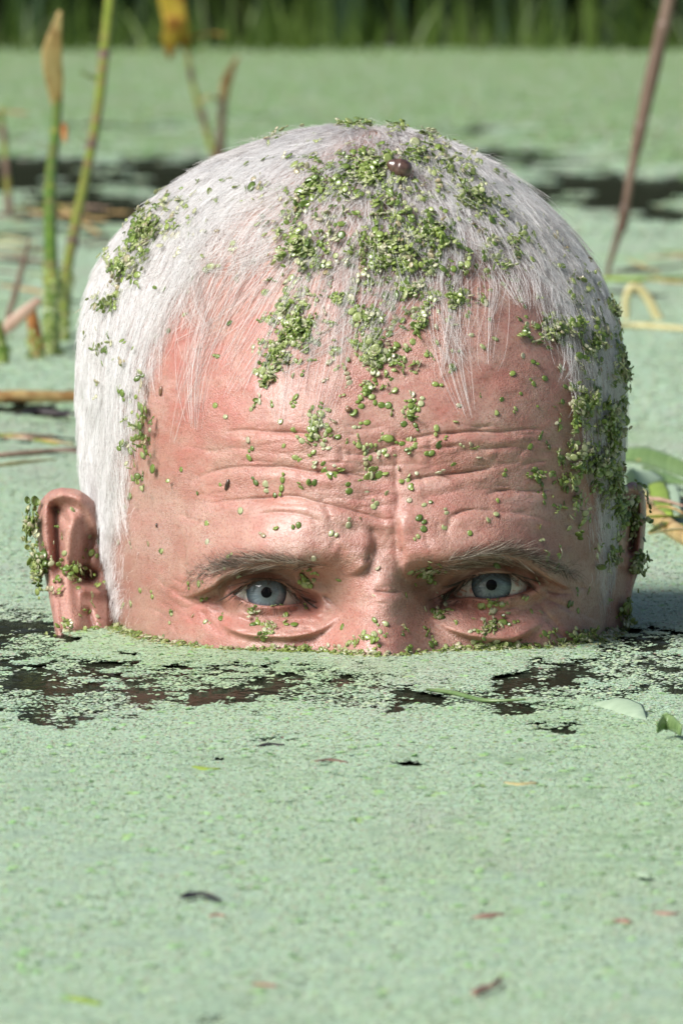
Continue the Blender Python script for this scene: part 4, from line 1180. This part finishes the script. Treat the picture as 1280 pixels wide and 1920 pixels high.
def lying(name, label, cat, path, w, mat, z=.003, flat=.8, group=None):
    """something afloat: pixel path on the water, width in pixels"""
    P = np.array([on_water(np.array(float(x)), np.array(float(y)), z) for x, y in path])
    k = 1 / ppm(P[:, 1].mean())
    P[:, 2] += np.array([math.sin(q * 2.1) * .0006 for q in range(len(P))])
    o = sweep(name, P, [q * k for q in w], [q * k * flat for q in w], mat, side=(0, 1, .25))
    return tag(o, label, cat, group)
G1 = 'dead stems floating on the pond'
lying('dead_straw', 'thick tan dead reed stem floating level beside the white hair', 'stem', [(-40, 747), (40, 746), (120, 744), (230, 742)], [28, 28, 30, 24], P_TAN, .004, .9, G1)
lying('dead_straw', 'black rotten stick floating under the thick tan stem', 'stem', [(28, 778), (70, 774), (140, 776), (200, 778)], [4, 18, 16, 10], P_DARK, .002, .8, G1)
lying('dead_straw', 'thin pinkish straw floating below the black stick', 'stem', [(-40, 818), (40, 818), (110, 815)], [10, 10, 4], P_PINK, .002, .8, G1)
lying('dead_straw', 'pinkish straw floating level with the ear top', 'stem', [(-40, 858), (50, 852), (150, 840)], [14, 14, 12], P_PINK, .002, .8, G1)
lying('dead_straw', 'brown straw lying behind the green reeds', 'stem', [(30, 412), (110, 404), (200, 410)], [7, 9, 5], P_TAN, .004, .8, G1)
lying('dead_straw', 'short tan straw slanting behind the leaning reed', 'stem', [(108, 384), (140, 408), (190, 440)], [8, 12, 6], P_TAN, .006, .8, G1)
lying('dead_straw', 'yellow-green straw floating at the foot of the tall brown reed', 'stem', [(1120, 522), (1200, 524), (1320, 520)], [8, 10, 8], P_LIME, .004, .8, G1)
lying('dead_straw', 'pale yellow straw floating at the foot of the folded leaf', 'stem', [(1120, 614), (1200, 612), (1320, 618)], [12, 14, 12], P_STRAW, .003, .8, G1)
lying('dead_straw', 'thick yellowish dead stem slanting past the shaded ear', 'stem', [(1180, 940), (1225, 968), (1270, 996), (1330, 1030)], [26, 32, 34, 34], P_TAN, .004, .9, G1)
lying('dead_straw', 'slender dark blade floating before the shaded cheek', 'stem', [(800, 1293), (850, 1303), (910, 1310), (985, 1312)], [5, 11, 10, 4], P_LEAF, .002, .8, G1)
for x0_, x1_, y0_, y1_, n_, lab in [(-10, 240, 385, 470, 16, 'thin dead straw in the tangle behind the standing green reeds'), (-10, 125, 470, 590, 7, 'thin dead straw floating beside the snapped stump'),
                                    (-10, 140, 800, 900, 6, 'thin dead straw floating level with the sunlit ear top'), (1160, 1290, 425, 560, 7, 'thin dead straw floating round the foot of the tall brown reed'),
                                    (1190, 1290, 860, 1010, 9, 'thin dead straw in the litter beside the shaded ear')]:
    for q in range(n_):
        cx, cy = random.uniform(x0_, x1_), random.uniform(y0_, y1_); L = random.uniform(25, 80); sl = random.gauss(0, 5)
        hue, mt_ = [('tan', P_TAN), ('brown', P_BROWN), ('pinkish', P_PINK), ('pale yellow', P_STRAW), ('blackish', P_DARK), ('yellow-green', P_YGREEN)][(q * 5 + q // 6) % 6]
        lying('dead_straw', lab.replace('thin dead', ('short ' if L < 50 else 'long ') + hue + ' dead'), 'stem', [(cx - L, cy - sl), (cx, cy + random.gauss(0, 2)), (cx + L, cy + sl)], [3, random.uniform(5, 10), 3], mt_, random.uniform(.002, .008), .8, G1)
for (px_, w_, m_, lab) in [([(1182, 905), (1210, 930), (1236, 962)], [4, 12, 3], P_STRAW, 'pale bent blade crossing the litter beside the shaded ear'), ([(1215, 1000), (1250, 985), (1300, 990)], [6, 16, 12], P_YGREEN, 'yellow-green blade under the thick yellowish stem'),
                           ([(1205, 875), (1250, 900), (1300, 905)], [6, 22, 18], P_LEAF, 'dull green blade behind the lime green leaf piece')]:
    lying('grass_blade', lab, 'leaf', px_, w_, m_, .005, .3, G1)
G2 = 'leaves floating on the pond'
def leaf(label, path, w, mat, z=.003, tilt=(0, .5, .9), group=G2, name='floating_leaf'):
    P = np.array([on_water(np.array(float(x)), np.array(float(y)), z) for x, y in path]); k = 1 / ppm(P[:, 1].mean())
    small = max(w) < 20
    q = np.linspace(0, 1, len(P)); P[:, 2] += np.sin(q * math.pi) * (.0002 if small else .0012)
    if small: P[:, 2] -= .0008; tilt = (0.15, 1, .10)
    wk = 3.2 if small else 1.0
    o = sweep(name, P, [v * k * wk for v in w], [max(.0005, v * k * .12) for v in w], mat, side=tilt, groove=.4 if small else .8)
    return tag(o, label, 'leaf', group)
leaf('broad dark green leaf blade floating past the shaded ear top', [(1160, 852), (1200, 858), (1240, 870), (1310, 892)], [20, 34, 36, 30], P_LEAF, .004)
leaf('pale upturned leaf strip just above the shaded ear', [(1172, 905), (1200, 893), (1234, 886)], [14, 16, 10], P_PALE, .008)
leaf('short lime green leaf piece standing on edge by the yellowish stem', [(1228, 905), (1236, 930), (1248, 966)], [30, 36, 26], P_LIME, .006, (1, 0, .2))
leaf('pale leaf piece next to the lime green one', [(1256, 908), (1262, 935), (1266, 966)], [20, 26, 20], P_PALE, .006, (1, 0, .2))
leaf('pale leaf floating flat among the dark openings', [(1108, 1322), (1140, 1326), (1175, 1338), (1208, 1352)], [10, 60, 64, 12], P_PALE, .001, (.1, 1, .13))
leaf('dark green curled leaf near the picture edge below the water line', [(1232, 1368), (1250, 1362), (1276, 1370)], [14, 34, 20], P_LEAF, .004)
leaf('thin green leaf scrap floating below the sunlit cheek', [(362, 1432), (385, 1438), (412, 1436)], [4, 9, 4], P_LIME, .002)
leaf('yellowish pod-like leaf afloat in the pale weed', [(946, 1462), (975, 1466), (1006, 1462)], [3, 8, 3], P_STRAW, .002)
leaf('narrow dark purple leaf curling alone on the pale weed', [(341, 1676), (365, 1670), (385, 1672), (414, 1680)], [3, 9, 6, 2], P_DARK, .003)
leaf('lime leaf scrap low on the pale weed', [(126, 1864), (150, 1868), (188, 1876)], [5, 10, 4], P_LIME, .002)
leaf('pale green sprig on the open weed', [(1196, 1630), (1206, 1636), (1220, 1638)], [4, 7, 5], P_PALE, .003)
leaf('twisted rusty leaf scrap low on the weed', [(888, 1856), (910, 1846), (925, 1842), (940, 1830)], [4, 6, 4, 4], P_RUST, .003)
leaf('flat rusty leaf scrap above the twisted one', [(888, 1714), (912, 1712), (942, 1708)], [6, 10, 6], P_RUST, .002)
leaf('rusty speck-like scrap near the picture edge', [(1148, 1722), (1166, 1720), (1178, 1724)], [4, 9, 4], P_RUST, .002)
leaf('thin rusty scrap cut by the picture edge', [(1226, 1704), (1250, 1708), (1270, 1706)], [4, 9, 4], P_RUST, .002)
leaf('thin rusty scrap beside the dark purple leaf', [(392, 1712), (408, 1710), (422, 1711)], [3, 6, 3], P_RUST, .002)
leaf('long rusty scrap in the middle of the near weed', [(476, 1838), (500, 1841), (520, 1842)], [4, 8, 3], P_RUST, .002)
leaf('brown straw scrap by the small dark opening', [(592, 1422), (620, 1420), (650, 1424)], [3, 6, 2], P_BROWN, .002)
leaf('black wet scrap in the small dark opening', [(484, 1394), (505, 1391), (532, 1392)], [2, 7, 3], P_DARK, .002)

# ------------------------------------------------------------------ duckweed stuck to the head
def frond_obj_mesh(name, lobes, seed):
    r_ = np.random.default_rng(seed); V, F = [], []
    n = 10
    for k in range(lobes):
        a0 = r_.uniform(0, 6.28) if k == 0 else a0 + 2.4 + r_.uniform(-.4, .4)
        ox, oy = (0, 0) if k == 0 else (math.cos(a0) * .75, math.sin(a0) * .75)
        sz = 1.0 if k == 0 else r_.uniform(.55, .85)
        th = np.linspace(0, 2 * math.pi, n, endpoint=False)
        el = r_.uniform(.62, .92); HH = r_.uniform(.05, .11)
        b0 = len(V)
        V.append((ox, oy, HH * sz))
        for t in th: V.append((ox + math.cos(t) * .30 * sz, oy + math.sin(t) * .30 * el * sz, HH * (1 + .12 * math.cos(t * 2 + seed)) * sz))
        for t in th: V.append((ox + math.cos(t) * .5 * sz, oy + math.sin(t) * .5 * el * sz, (.02 + .06 * math.cos(t + seed)) * sz))
        for t in th: V.append((ox + math.cos(t) * .42 * sz, oy + math.sin(t) * .42 * el * sz, -.04))
        for q in range(n):
            q2 = (q + 1) % n
            F.append((b0, b0 + 1 + q, b0 + 1 + q2))
            F.append((b0 + 1 + q, b0 + 1 + n + q, b0 + 1 + n + q2, b0 + 1 + q2))
            F.append((b0 + 1 + n + q, b0 + 1 + 2 * n + q, b0 + 1 + 2 * n + q2, b0 + 1 + n + q2))
    return np.array(V), F
FR = [frond_obj_mesh('frond', l, s) for l, s in ((1, 1), (1, 2), (2, 3), (2, 4), (3, 5), (3, 8), (1, 9))]
def frond_material(name, stops, rough):
    N = NT(name)
    oi = N.n('ObjectInfo'); at = N.n('VertexColor', layer_name='Rand'); sp = N.n('SeparateColor', ins={0: at.outputs[0]})
    r_ = N.math('FRACT', N.math('ADD', oi.outputs['Random'], sp.outputs[0]))
    c = N.ramp(r_, stops)
    tc = N.n('TexCoord'); nz = N.n('TexNoise', ins={'Vector': tc.outputs['Object'], 'Scale': 1.6, 'Detail': 3.0})
    c = N.mixc(N.math('MULTIPLY', nz.outputs[0], .35), c, g4(.22, .27, .08))
    b = N.n('BsdfPrincipled', ins={'Base Color': c, 'Roughness': rough, 'Coat Weight': .6, 'Coat Roughness': .12})
    tr = N.n('BsdfTranslucent', ins={'Color': c}); mx = N.n('MixShader', ins={0: .2, 1: b.outputs[0], 2: tr.outputs[0]})
    return N.surf(mx)
ST_G = [(0, (.07, .13, .02)), (.22, (.16, .25, .04)), (.45, (.26, .35, .075)), (.60, (.37, .44, .16)), (.76, (.46, .50, .26)), (.90, (.62, .60, .44)), (1, (.34, .25, .14))]
M_DW = frond_material('head_duckweed', ST_G, .35)
FMESH = []
for k, (V, F) in enumerate(FR):
    me = bpy.data.meshes.new('duckweed_frond'); me.from_pydata(V.tolist(), [], F); me.materials.append(M_DW)
    me.polygons.foreach_set('use_smooth', [True] * len(me.polygons)); me.update(); FMESH.append(me)

def frame(n, spin, tilt):
    z_ = (n + Vector((random.gauss(0, tilt), random.gauss(0, tilt), random.gauss(0, tilt)))).normalized()
    x_ = z_.orthogonal().normalized(); y_ = z_.cross(x_)
    c, s = math.cos(spin), math.sin(spin)
    return Matrix((x_ * c + y_ * s, y_ * c - x_ * s, z_)).transposed()

SINGLE = [(408, 668), (294, 631), (316, 620), (272, 755), (248, 803), (274, 847), (268, 891), (268, 913), (246, 930), (217, 928), (233, 952), (423, 781), (471, 768), (510, 760), (554, 744), (550, 762), (526, 790), (465, 825),
 (473, 840), (467, 858), (532, 836), (451, 958), (388, 981), (515, 928), (528, 915), (530, 900), (637, 880), (694, 859), (655, 921), (653, 985), (664, 801), (688, 792), (554, 858), (580, 854), (567, 827), (580, 805),
 (596, 788), (615, 768), (605, 834), (633, 819), (677, 762), (703, 755), (727, 760), (754, 832), (738, 694), (940, 749), (976, 738), (930, 774), (966, 766), (993, 837), (1012, 820), (945, 890), (995, 894), (1012, 890),
 (1033, 888), (1020, 930), (932, 939), (930, 964), (767, 938), (795, 947), (785, 971), (794, 992), (784, 1006), (837, 962), (833, 989), (818, 802), (778, 797), (757, 795), (772, 770), (928, 635), (980, 667), (1021, 709),
 (1054, 753), (1050, 800), (1065, 833), (1071, 850), (1088, 880), (1063, 918), (1080, 918), (774, 641), (799, 665), (778, 698), (389, 1016), (494, 1004), (428, 1045), (588, 1047), (635, 1088), (566, 1079), (582, 1099),
 (353, 1094), (373, 1095), (322, 1150), (318, 1168), (306, 1194), (385, 1166), (475, 1171), (496, 1181), (493, 1199), (552, 1171), (537, 1171), (514, 1212), (540, 1215), (576, 1215), (466, 1218), (428, 1218), (304, 1034),
 (708, 1065), (769, 1073), (783, 1071), (704, 1115), (761, 1116), (689, 1195), (764, 1218), (677, 1223), (727, 1227), (808, 1209), (811, 1146), (827, 1157), (839, 1143), (778, 1096), (931, 1062), (987, 1122), (1013, 1147),
 (940, 1168), (905, 1161), (881, 1185), (902, 1185), (1081, 1105), (1104, 1105), (1066, 1133), (1083, 1145), (1104, 974), (1085, 988), (84, 1031), (110, 960), (117, 1009), (148, 903), (168, 1006), (185, 1016), (145, 1074),
 (173, 1084), (147, 1103), (168, 1147), (183, 1156), (134, 1175), (150, 1154), (143, 1190), (124, 1186), (197, 1093), (223, 1016), (244, 1018), (278, 1020), (302, 1033), (244, 930), (216, 929), (232, 953), (232, 1133), (286, 1119),
 (263, 1107), (246, 1133), (319, 1147), (298, 1195), (145, 770), (150, 850), (155, 870), (180, 820), (165, 700), (152, 745), (430, 605), (475, 490), (345, 590), (850, 690), (905, 650), (960, 700), (500, 690), (490, 720), (650, 700),
 (860, 760), (1000, 720), (700, 950), (620, 1000), (560, 985), (880, 1000), (915, 975), (480, 905), (590, 905), (720, 845), (800, 850), (370, 925), (340, 880)]
def region(x, y):
    if x < 205 and y > 890: return 'on the rim of the sunlit ear' if x < 130 else ('in the hollow of the sunlit ear' if y < 1120 else 'on the lobe of the sunlit ear')
    if y > 1200: return 'just above the water line ' + ('below the sunlit eye' if x < 640 else 'on the nose' if x < 790 else 'below the shaded eye')
    if x < 330 and y > 980: return 'on the sunlit cheek ' + ('beside the sideburn' if x < 275 else 'beside the crow\'s feet')
    if x < 205: return 'on the dense white side hair above the sunlit ear'
    if x < 330: return 'along the sunlit hairline ' + ('above the temple' if y < 780 else 'beside the temple' if y < 900 else 'above the sideburn')
    if y < 715: return 'in the fringe ' + ('above the sunlit eye' if x < 640 else 'above the nose' if x < 800 else 'above the shaded eye')
    if x > 1040 and y > 960: return 'on the shaded cheek ' + ('beside the crow\'s feet' if y > 1050 else 'beside the brow')
    if x > 1040: return 'on the shaded temple ' + ('level with the top wrinkle' if y < 830 else 'level with the low wrinkles')
    if 640 <= x <= 800 and y > 1040: return 'on the root of the nose' if y < 1125 else 'on the bridge of the nose'
    if y > 1125: return 'in the bag under the %s eye ' % ('sunlit' if x < 640 else 'shaded') + ('near the nose' if 520 < x < 900 else 'near the cheek')
    if y > 1000: return 'on the brow of the %s eye ' % ('sunlit' if x < 640 else 'shaded') + ('near the nose' if 520 < x < 860 else 'near the temple')
    row = 'above the wrinkles' if y < 800 else 'among the upper wrinkles' if y < 880 else 'among the lower wrinkles' if y < 950 else 'just above the brows'
    col = 'over the sunlit eye' if x < 560 else 'beside the frown furrow' if x < 850 else 'over the shaded eye'
    return 'to the forehead ' + row + ' ' + col
GF = 'duckweed fronds stuck to the head'
for x, y in SINGLE:
    h = hit_px(x, y)
    if h is None: continue
    kf = random.randrange(4); o = bpy.data.objects.new('duckweed_frond', FMESH[kf]); COL.objects.link(o)
    s = random.uniform(1.6, 2.7) * MM
    M = frame(h[1], random.uniform(0, 6.28), .18) @ Matrix.Diagonal((s, s, s * random.uniform(.8, 1.2)))
    o.matrix_world = Matrix.Translation(h[0] + h[1] * .0001) @ M.to_4x4()
    tag(o, ('single' if kf < 2 else 'two-lobed') + ' duckweed frond stuck ' + region(x, y), 'duckweed', GF)

CLUMP = [  # centre, half sizes, turn, number, thickness of the pile (mm)
 (285, 440, 42, 62, 22, 120, 3), (243, 505, 32, 36, 0, 55, 2), (210, 572, 26, 16, 0, 22, 2), (196, 470, 20, 34, 20, 22, 2), (345, 385, 30, 12, -30, 10, 2), (320, 345, 12, 8, 0, 4, 2), (640, 238, 110, 9, 0, 120, 2), (770, 252, 80, 10, 15, 70, 2),
 (520, 262, 48, 16, -20, 34, 2), (548, 610, 40, 60, 12, 210, 3.5), (520, 665, 26, 26, 0, 40, 2.5), (500, 708, 16, 18, 0, 14, 2), (560, 470, 48, 46, 0, 90, 2.5), (590, 360, 28, 20, 0, 28, 2.5), (560, 400, 20, 14, 0, 10, 2), (725, 465, 66, 42, 0, 95, 2.0),
 (805, 440, 66, 40, 0, 60, 2.0), (700, 400, 70, 40, 0, 40, 2.0), (885, 375, 46, 34, 20, 85, 2.5), (850, 318, 60, 26, 15, 55, 2.5), (780, 300, 60, 20, 0, 35, 2.5), (690, 320, 60, 30, 0, 45, 2.5), (930, 410, 26, 20, 20, 26, 2.5), (640, 560, 40, 14, -20, 24, 2.5),
 (690, 600, 42, 32, 0, 66, 2.5), (702, 668, 18, 40, 0, 40, 2.5), (692, 726, 22, 18, 0, 16, 2), (770, 772, 16, 18, 0, 12, 2), (596, 798, 26, 30, 30, 26, 2), (850, 560, 46, 36, 0, 46, 2.5), (790, 610, 30, 30, 0, 20, 2.5), (770, 545, 40, 26, 0, 36, 2.5),
 (1042, 618, 40, 32, 0, 80, 3), (985, 612, 20, 18, 0, 12, 2), (1140, 585, 16, 50, -8, 60, 2.5), (1158, 700, 14, 90, 0, 140, 2.5), (1120, 650, 36, 46, 0, 90, 2.5), (1092, 760, 28, 40, 0, 70, 2.5), (1132, 800, 30, 70, 0, 180, 3), (1116, 876, 32, 52, 0, 200, 3.5), (1140, 900, 20, 60, 0, 70, 2),
 (1078, 868, 22, 32, 0, 34, 2.5), (1150, 950, 18, 60, 0, 60, 2.5), (1190, 975, 18, 60, 0, 80, 2.5), (1140, 1040, 14, 50, 0, 26, 2), (1080, 545, 46, 54, 0, 34, 2), (1190, 1070, 12, 40, 0, 20, 2), (1165, 1150, 14, 30, 0, 20, 2),
 (72, 985, 10, 46, 0, 50, 2), (86, 1060, 10, 50, -8, 50, 2), (560, 1226, 150, 9, 0, 120, 2), (930, 1220, 105, 13, 0, 150, 2.5), (1085, 1200, 60, 14, 0, 80, 2.5), (300, 1218, 90, 6, 0, 24, 2), (720, 1236, 90, 5, 0, 30, 2), (140, 1190, 46, 10, 0, 30, 2),
 (1010, 890, 26, 10, 0, 12, 2), (575, 1085, 18, 16, 40, 8, 1.5), (800, 1075, 36, 14, -15, 16, 1.5), (820, 1152, 18, 14, 0, 9, 1.5), (500, 1180, 20, 20, 0, 9, 1.5), (920, 1175, 36, 14, 0, 14, 1.5),
 (690, 340, 250, 90, 0, 330, 1.2), (760, 500, 230, 80, 0, 210, 1.2), (700, 660, 170, 90, 0, 90, 1.0), (680, 850, 260, 110, 0, 44, .2), (480, 1130, 110, 60, 0, 22, .2), (920, 1130, 110, 60, 0, 26, .2), (270, 800, 36, 150, 0, 34, .5), (1060, 900, 60, 160, 0, 60, .5), (330, 420, 140, 130, 0, 40, 1.0), (960, 460, 120, 110, 0, 70, 1.0), (700, 1200, 90, 40, 0, 14, .2), (140, 1080, 50, 90, 0, 26, .3), (1080, 620, 80, 160, 0, 40, 1.5), (200, 640, 60, 120, 0, 14, 1.2)]
CNAME = {(285, 440): 'on the sunlit side hair', (548, 610): 'hanging at the hairline above the sunlit eye', (560, 470): 'in the hair above the hairline clump', (725, 465): 'in the middle of the thin hair', (805, 440): 'in the thin hair below the snail shell',
         (885, 375): 'on the shaded slope of the crown', (1042, 618): 'at the shaded corner of the hairline', (1158, 700): 'along the shaded outline of the hair', (1132, 800): 'on the shaded side hair', (1116, 876): 'above the shaded sideburn', (1190, 975): 'on the shaded ear'}
cv_, cf_, cr_ = [], [], []; nvv = 0; n_ind = 0
tf = [(np.array(V), F) for V, F in FR]
M_DW2 = M_DW
for cx, cy, rx, ry, tn, n, th in CLUMP:
    c, s = math.cos(math.radians(tn)), math.sin(math.radians(tn))
    for k in range(int(n * 2.1)):
        rr = abs(random.gauss(0, .62)); a_ = random.uniform(0, 6.283)
        u, v = rr * math.cos(a_) * rx, rr * math.sin(a_) * ry
        x, y = cx + u * c - v * s + random.gauss(0, 3), cy + u * s + v * c + random.gauss(0, 3)
        if float(fbm(np.array([x / 16.]), np.array([y / 16.]), 52, 2)[0]) < (.37 if x > 360 else .2): continue
        h = hit_px(x, y)
        if h is None: continue
        lift = random.random() ** 1.6 * th * (.28 if (x < 130 or x > 1180 or y > 1000) else .6) * max(0, 1 - rr * .7) * MM + ((2.6 if x < 330 else 1.7) * MM if y < 520 or x > 1060 or x < 330 else 0) * random.uniform(.4, 1.5)
        sc_ = (random.uniform(1.3, 2.6) if random.random() < .92 else random.uniform(2.6, 3.8)) * MM
        M = frame(h[1], random.uniform(0, 6.28), .55) @ Matrix.Diagonal((sc_, sc_, sc_))
        loc = h[0] + h[1] * lift
        if (cx, cy) in CNAME and k % 14 == 3 and rr < 1 and k < 120:
            o = bpy.data.objects.new('duckweed_frond', random.choice(FMESH[:4])); COL.objects.link(o)
            o.matrix_world = Matrix.Translation(loc + h[1] * .0008) @ M.to_4x4(); n_ind += 1
            tag(o, 'duckweed frond on top of the clump ' + CNAME[(cx, cy)], 'duckweed', GF)
            continue
        V, F = random.choice(FR)
        cv_.append(V @ np.array(M).T + np.array(loc)); cf_ += [tuple(q + nvv for q in f) for f in F]; cr_.append(np.full(len(V), random.random())); nvv += len(V)
ring = HV.reshape(NR, NC, 3)[np.argmin(np.abs(RW[:, 0] - .0008))]
for q in range(1500):
    k = random.randrange(NC); p = ring[k]
    if p[1] > .02: continue
    nrm = Vector((p[0], p[1], 0)).normalized(); d_ = abs(random.gauss(0, .0028))
    loc = Vector(p) + nrm * (d_ + .0003); loc.z = .0012 + max(0, .0014 - d_ * .4) * random.random()
    sc_ = random.uniform(1.0, 2.2) * MM
    M = frame(Vector((0, 0, 1)) + nrm * .25, random.uniform(0, 6.28), .22) @ Matrix.Diagonal((sc_, sc_, sc_))
    V, F = random.choice(FR)
    cv_.append(V @ np.array(M).T + np.array(loc)); cf_ += [tuple(z_ + nvv for z_ in fc) for fc in F]; cr_.append(np.full(len(V), random.random())); nvv += len(V)
me = bpy.data.meshes.new('clinging_duckweed'); me.from_pydata(np.vstack(cv_).tolist(), [], cf_); me.materials.append(M_DW)
me.polygons.foreach_set('use_smooth', [True] * len(me.polygons))
at = me.color_attributes.new('Rand', 'FLOAT_COLOR', 'POINT'); rr_ = np.concatenate(cr_); at.data.foreach_set('color', np.repeat(rr_, 4).astype(np.float32))
me.update()
cd = bpy.data.objects.new('clinging_duckweed', me); COL.objects.link(cd)
tag(cd, 'clumps of green duckweed clinging to the hair and skin of the head', 'duckweed', kind='stuff')

# fronds creeping up the feet of the reeds
sv_, sf_, sr_ = [], [], []; nvv = 0
for (x0, y0, x1, y1_, w, n) in [(97, 672, 95, 500, 30, 150), (118, 645, 126, 500, 24, 110), (68, 680, 66, 620, 34, 60), (0, 688, -2, 620, 44, 30), (88, 672, 110, 655, 40, 40)]:
    yb = float(on_water(np.array(float(x0)), np.array(float(y0)))[1]); k_ = 1 / ppm(yb)
    for q in range(n):
        t = abs(random.gauss(0, .5)); a_ = random.uniform(-1.5, 1.5)
        if t > 1: continue
        c3 = on_plane_y(np.array(x0 + (x1 - x0) * t), np.array(y0 + (y1_ - y0) * t), yb)
        nrm = Vector((math.sin(a_), -math.cos(a_), 0)); sc_ = random.uniform(1.6, 3.4) * MM
        M = frame(nrm, random.uniform(0, 6.28), .3) @ Matrix.Diagonal((sc_, sc_, sc_))
        V, F = random.choice(FR)
        sv_.append(V @ np.array(M).T + c3 + np.array(nrm) * w * .5 * k_); sf_ += [tuple(z_ + nvv for z_ in fc) for fc in F]; sr_.append(np.full(len(V), random.random() * .6)); nvv += len(V)
me = bpy.data.meshes.new('stem_duckweed'); me.from_pydata(np.vstack(sv_).tolist(), [], sf_); me.materials.append(M_DW)
at = me.color_attributes.new('Rand', 'FLOAT_COLOR', 'POINT'); at.data.foreach_set('color', np.repeat(np.concatenate(sr_), 4).astype(np.float32)); me.update()
sd_ = bpy.data.objects.new('stem_duckweed', me); COL.objects.link(sd_)
tag(sd_, 'duckweed crusted round the feet of the standing reeds', 'duckweed', kind='stuff')

# ------------------------------------------------------------------ snail and seeds on the head
def shell_mat(name, c1, c2, sc=900.0):
    N = NT(name); tc = N.n('TexCoord')
    nz = N.n('TexNoise', ins={'Vector': tc.outputs['Object'], 'Scale': sc, 'Detail': 4.0})
    b = N.n('BsdfPrincipled', ins={'Base Color': N.ramp(nz.outputs[0], [(.3, c1), (.7, c2)]), 'Roughness': .3, 'Coat Weight': .7, 'Coat Roughness': .1})
    return N.surf(b)
M_SHELL = shell_mat('brown_shell', (.06, .032, .026), (.15, .085, .065))
def spun(name, prof, mat, M, parent=None, n=20, whorl=0.0):
    V, F = [], []
    for r_, z_ in prof:
        for q in range(n):
            t = 2 * math.pi * q / n
            V.append((r_ * math.cos(t) * (1 + whorl * math.cos(t)), r_ * math.sin(t), z_))
    for a_ in range(len(prof) - 1):
        for q in range(n): F.append((a_ * n + q, a_ * n + (q + 1) % n, (a_ + 1) * n + (q + 1) % n, (a_ + 1) * n + q))
    F += [tuple(range(n - 1, -1, -1)), tuple((len(prof) - 1) * n + q for q in range(n))]
    me = bpy.data.meshes.new(name); me.from_pydata(V, [], F); me.materials.append(mat); me.polygons.foreach_set('use_smooth', [True] * len(F)); me.update()
    o = bpy.data.objects.new(name, me); COL.objects.link(o); o.matrix_world = M
    if parent is not None: o.parent = parent; o.matrix_parent_inverse = parent.matrix_world.inverted()
    return o
h = hit_px(745, 333)
axis = Vector((-.72, -.30, .28)).normalized(); xa = axis.orthogonal().normalized(); ya = axis.cross(xa)
MS = Matrix((xa, ya, axis)).transposed().to_4x4(); MS.translation = h[0] + h[1] * .0035 - axis * .0035
prof = [(.0004, 0), (.0016, .0004), (.0026, .0015), (.0029, .0032), (.0027, .0047), (.0024, .0052), (.00225, .0053), (.0021, .0062), (.0016, .0069), (.0014, .0070), (.0011, .0075), (.0005, .0079), (.0001, .008)]
snail = spun('snail_shell', prof, M_SHELL, MS, whorl=.08)
tag(snail, 'small glossy brown snail shell lying among duckweed on top of the head', 'snail shell')
M_SEED = shell_mat('dark_seed', (.02, .012, .008), (.07, .035, .02)); M_SEEDB = shell_mat('brown_seed', (.12, .06, .03), (.24, .13, .07))
for (x, y, dx, dy, L, W, mat, lab) in [(427, 909, .5, -.8, .0036, .0006, M_SEED, 'dark brown split seed husk stuck to the sunlit forehead'), (303, 733, .3, -.9, .0030, .0006, M_SEEDB, 'brown seed stuck to the temple by the white hairline'),
                                       (653, 768, .9, -.2, .0020, .0008, M_SEEDB, 'round brown seed under the fringe in the middle of the forehead'), (295, 985, .3, .9, .0014, .0004, M_SEED, 'tiny dark speck on the sunlit temple')]:
    h = hit_px(x, y); n = h[1]
    d3 = Vector(dx * np.array([1.0, 0, 0]) - dy * UPV); d3 = (d3 - n * d3.dot(n)).normalized(); xa = d3.cross(n)
    MS = Matrix((xa, n, d3)).transposed().to_4x4(); MS.translation = h[0] + n * W * .5 - d3 * L * .5
    o = spun('seed', [(W * .2, 0), (W * .75, L * .12), (W, L * .35), (W, L * .65), (W * .7, L * .9), (W * .15, L)], mat, MS, n=12, whorl=.1)
    tag(o, lab, 'seed')
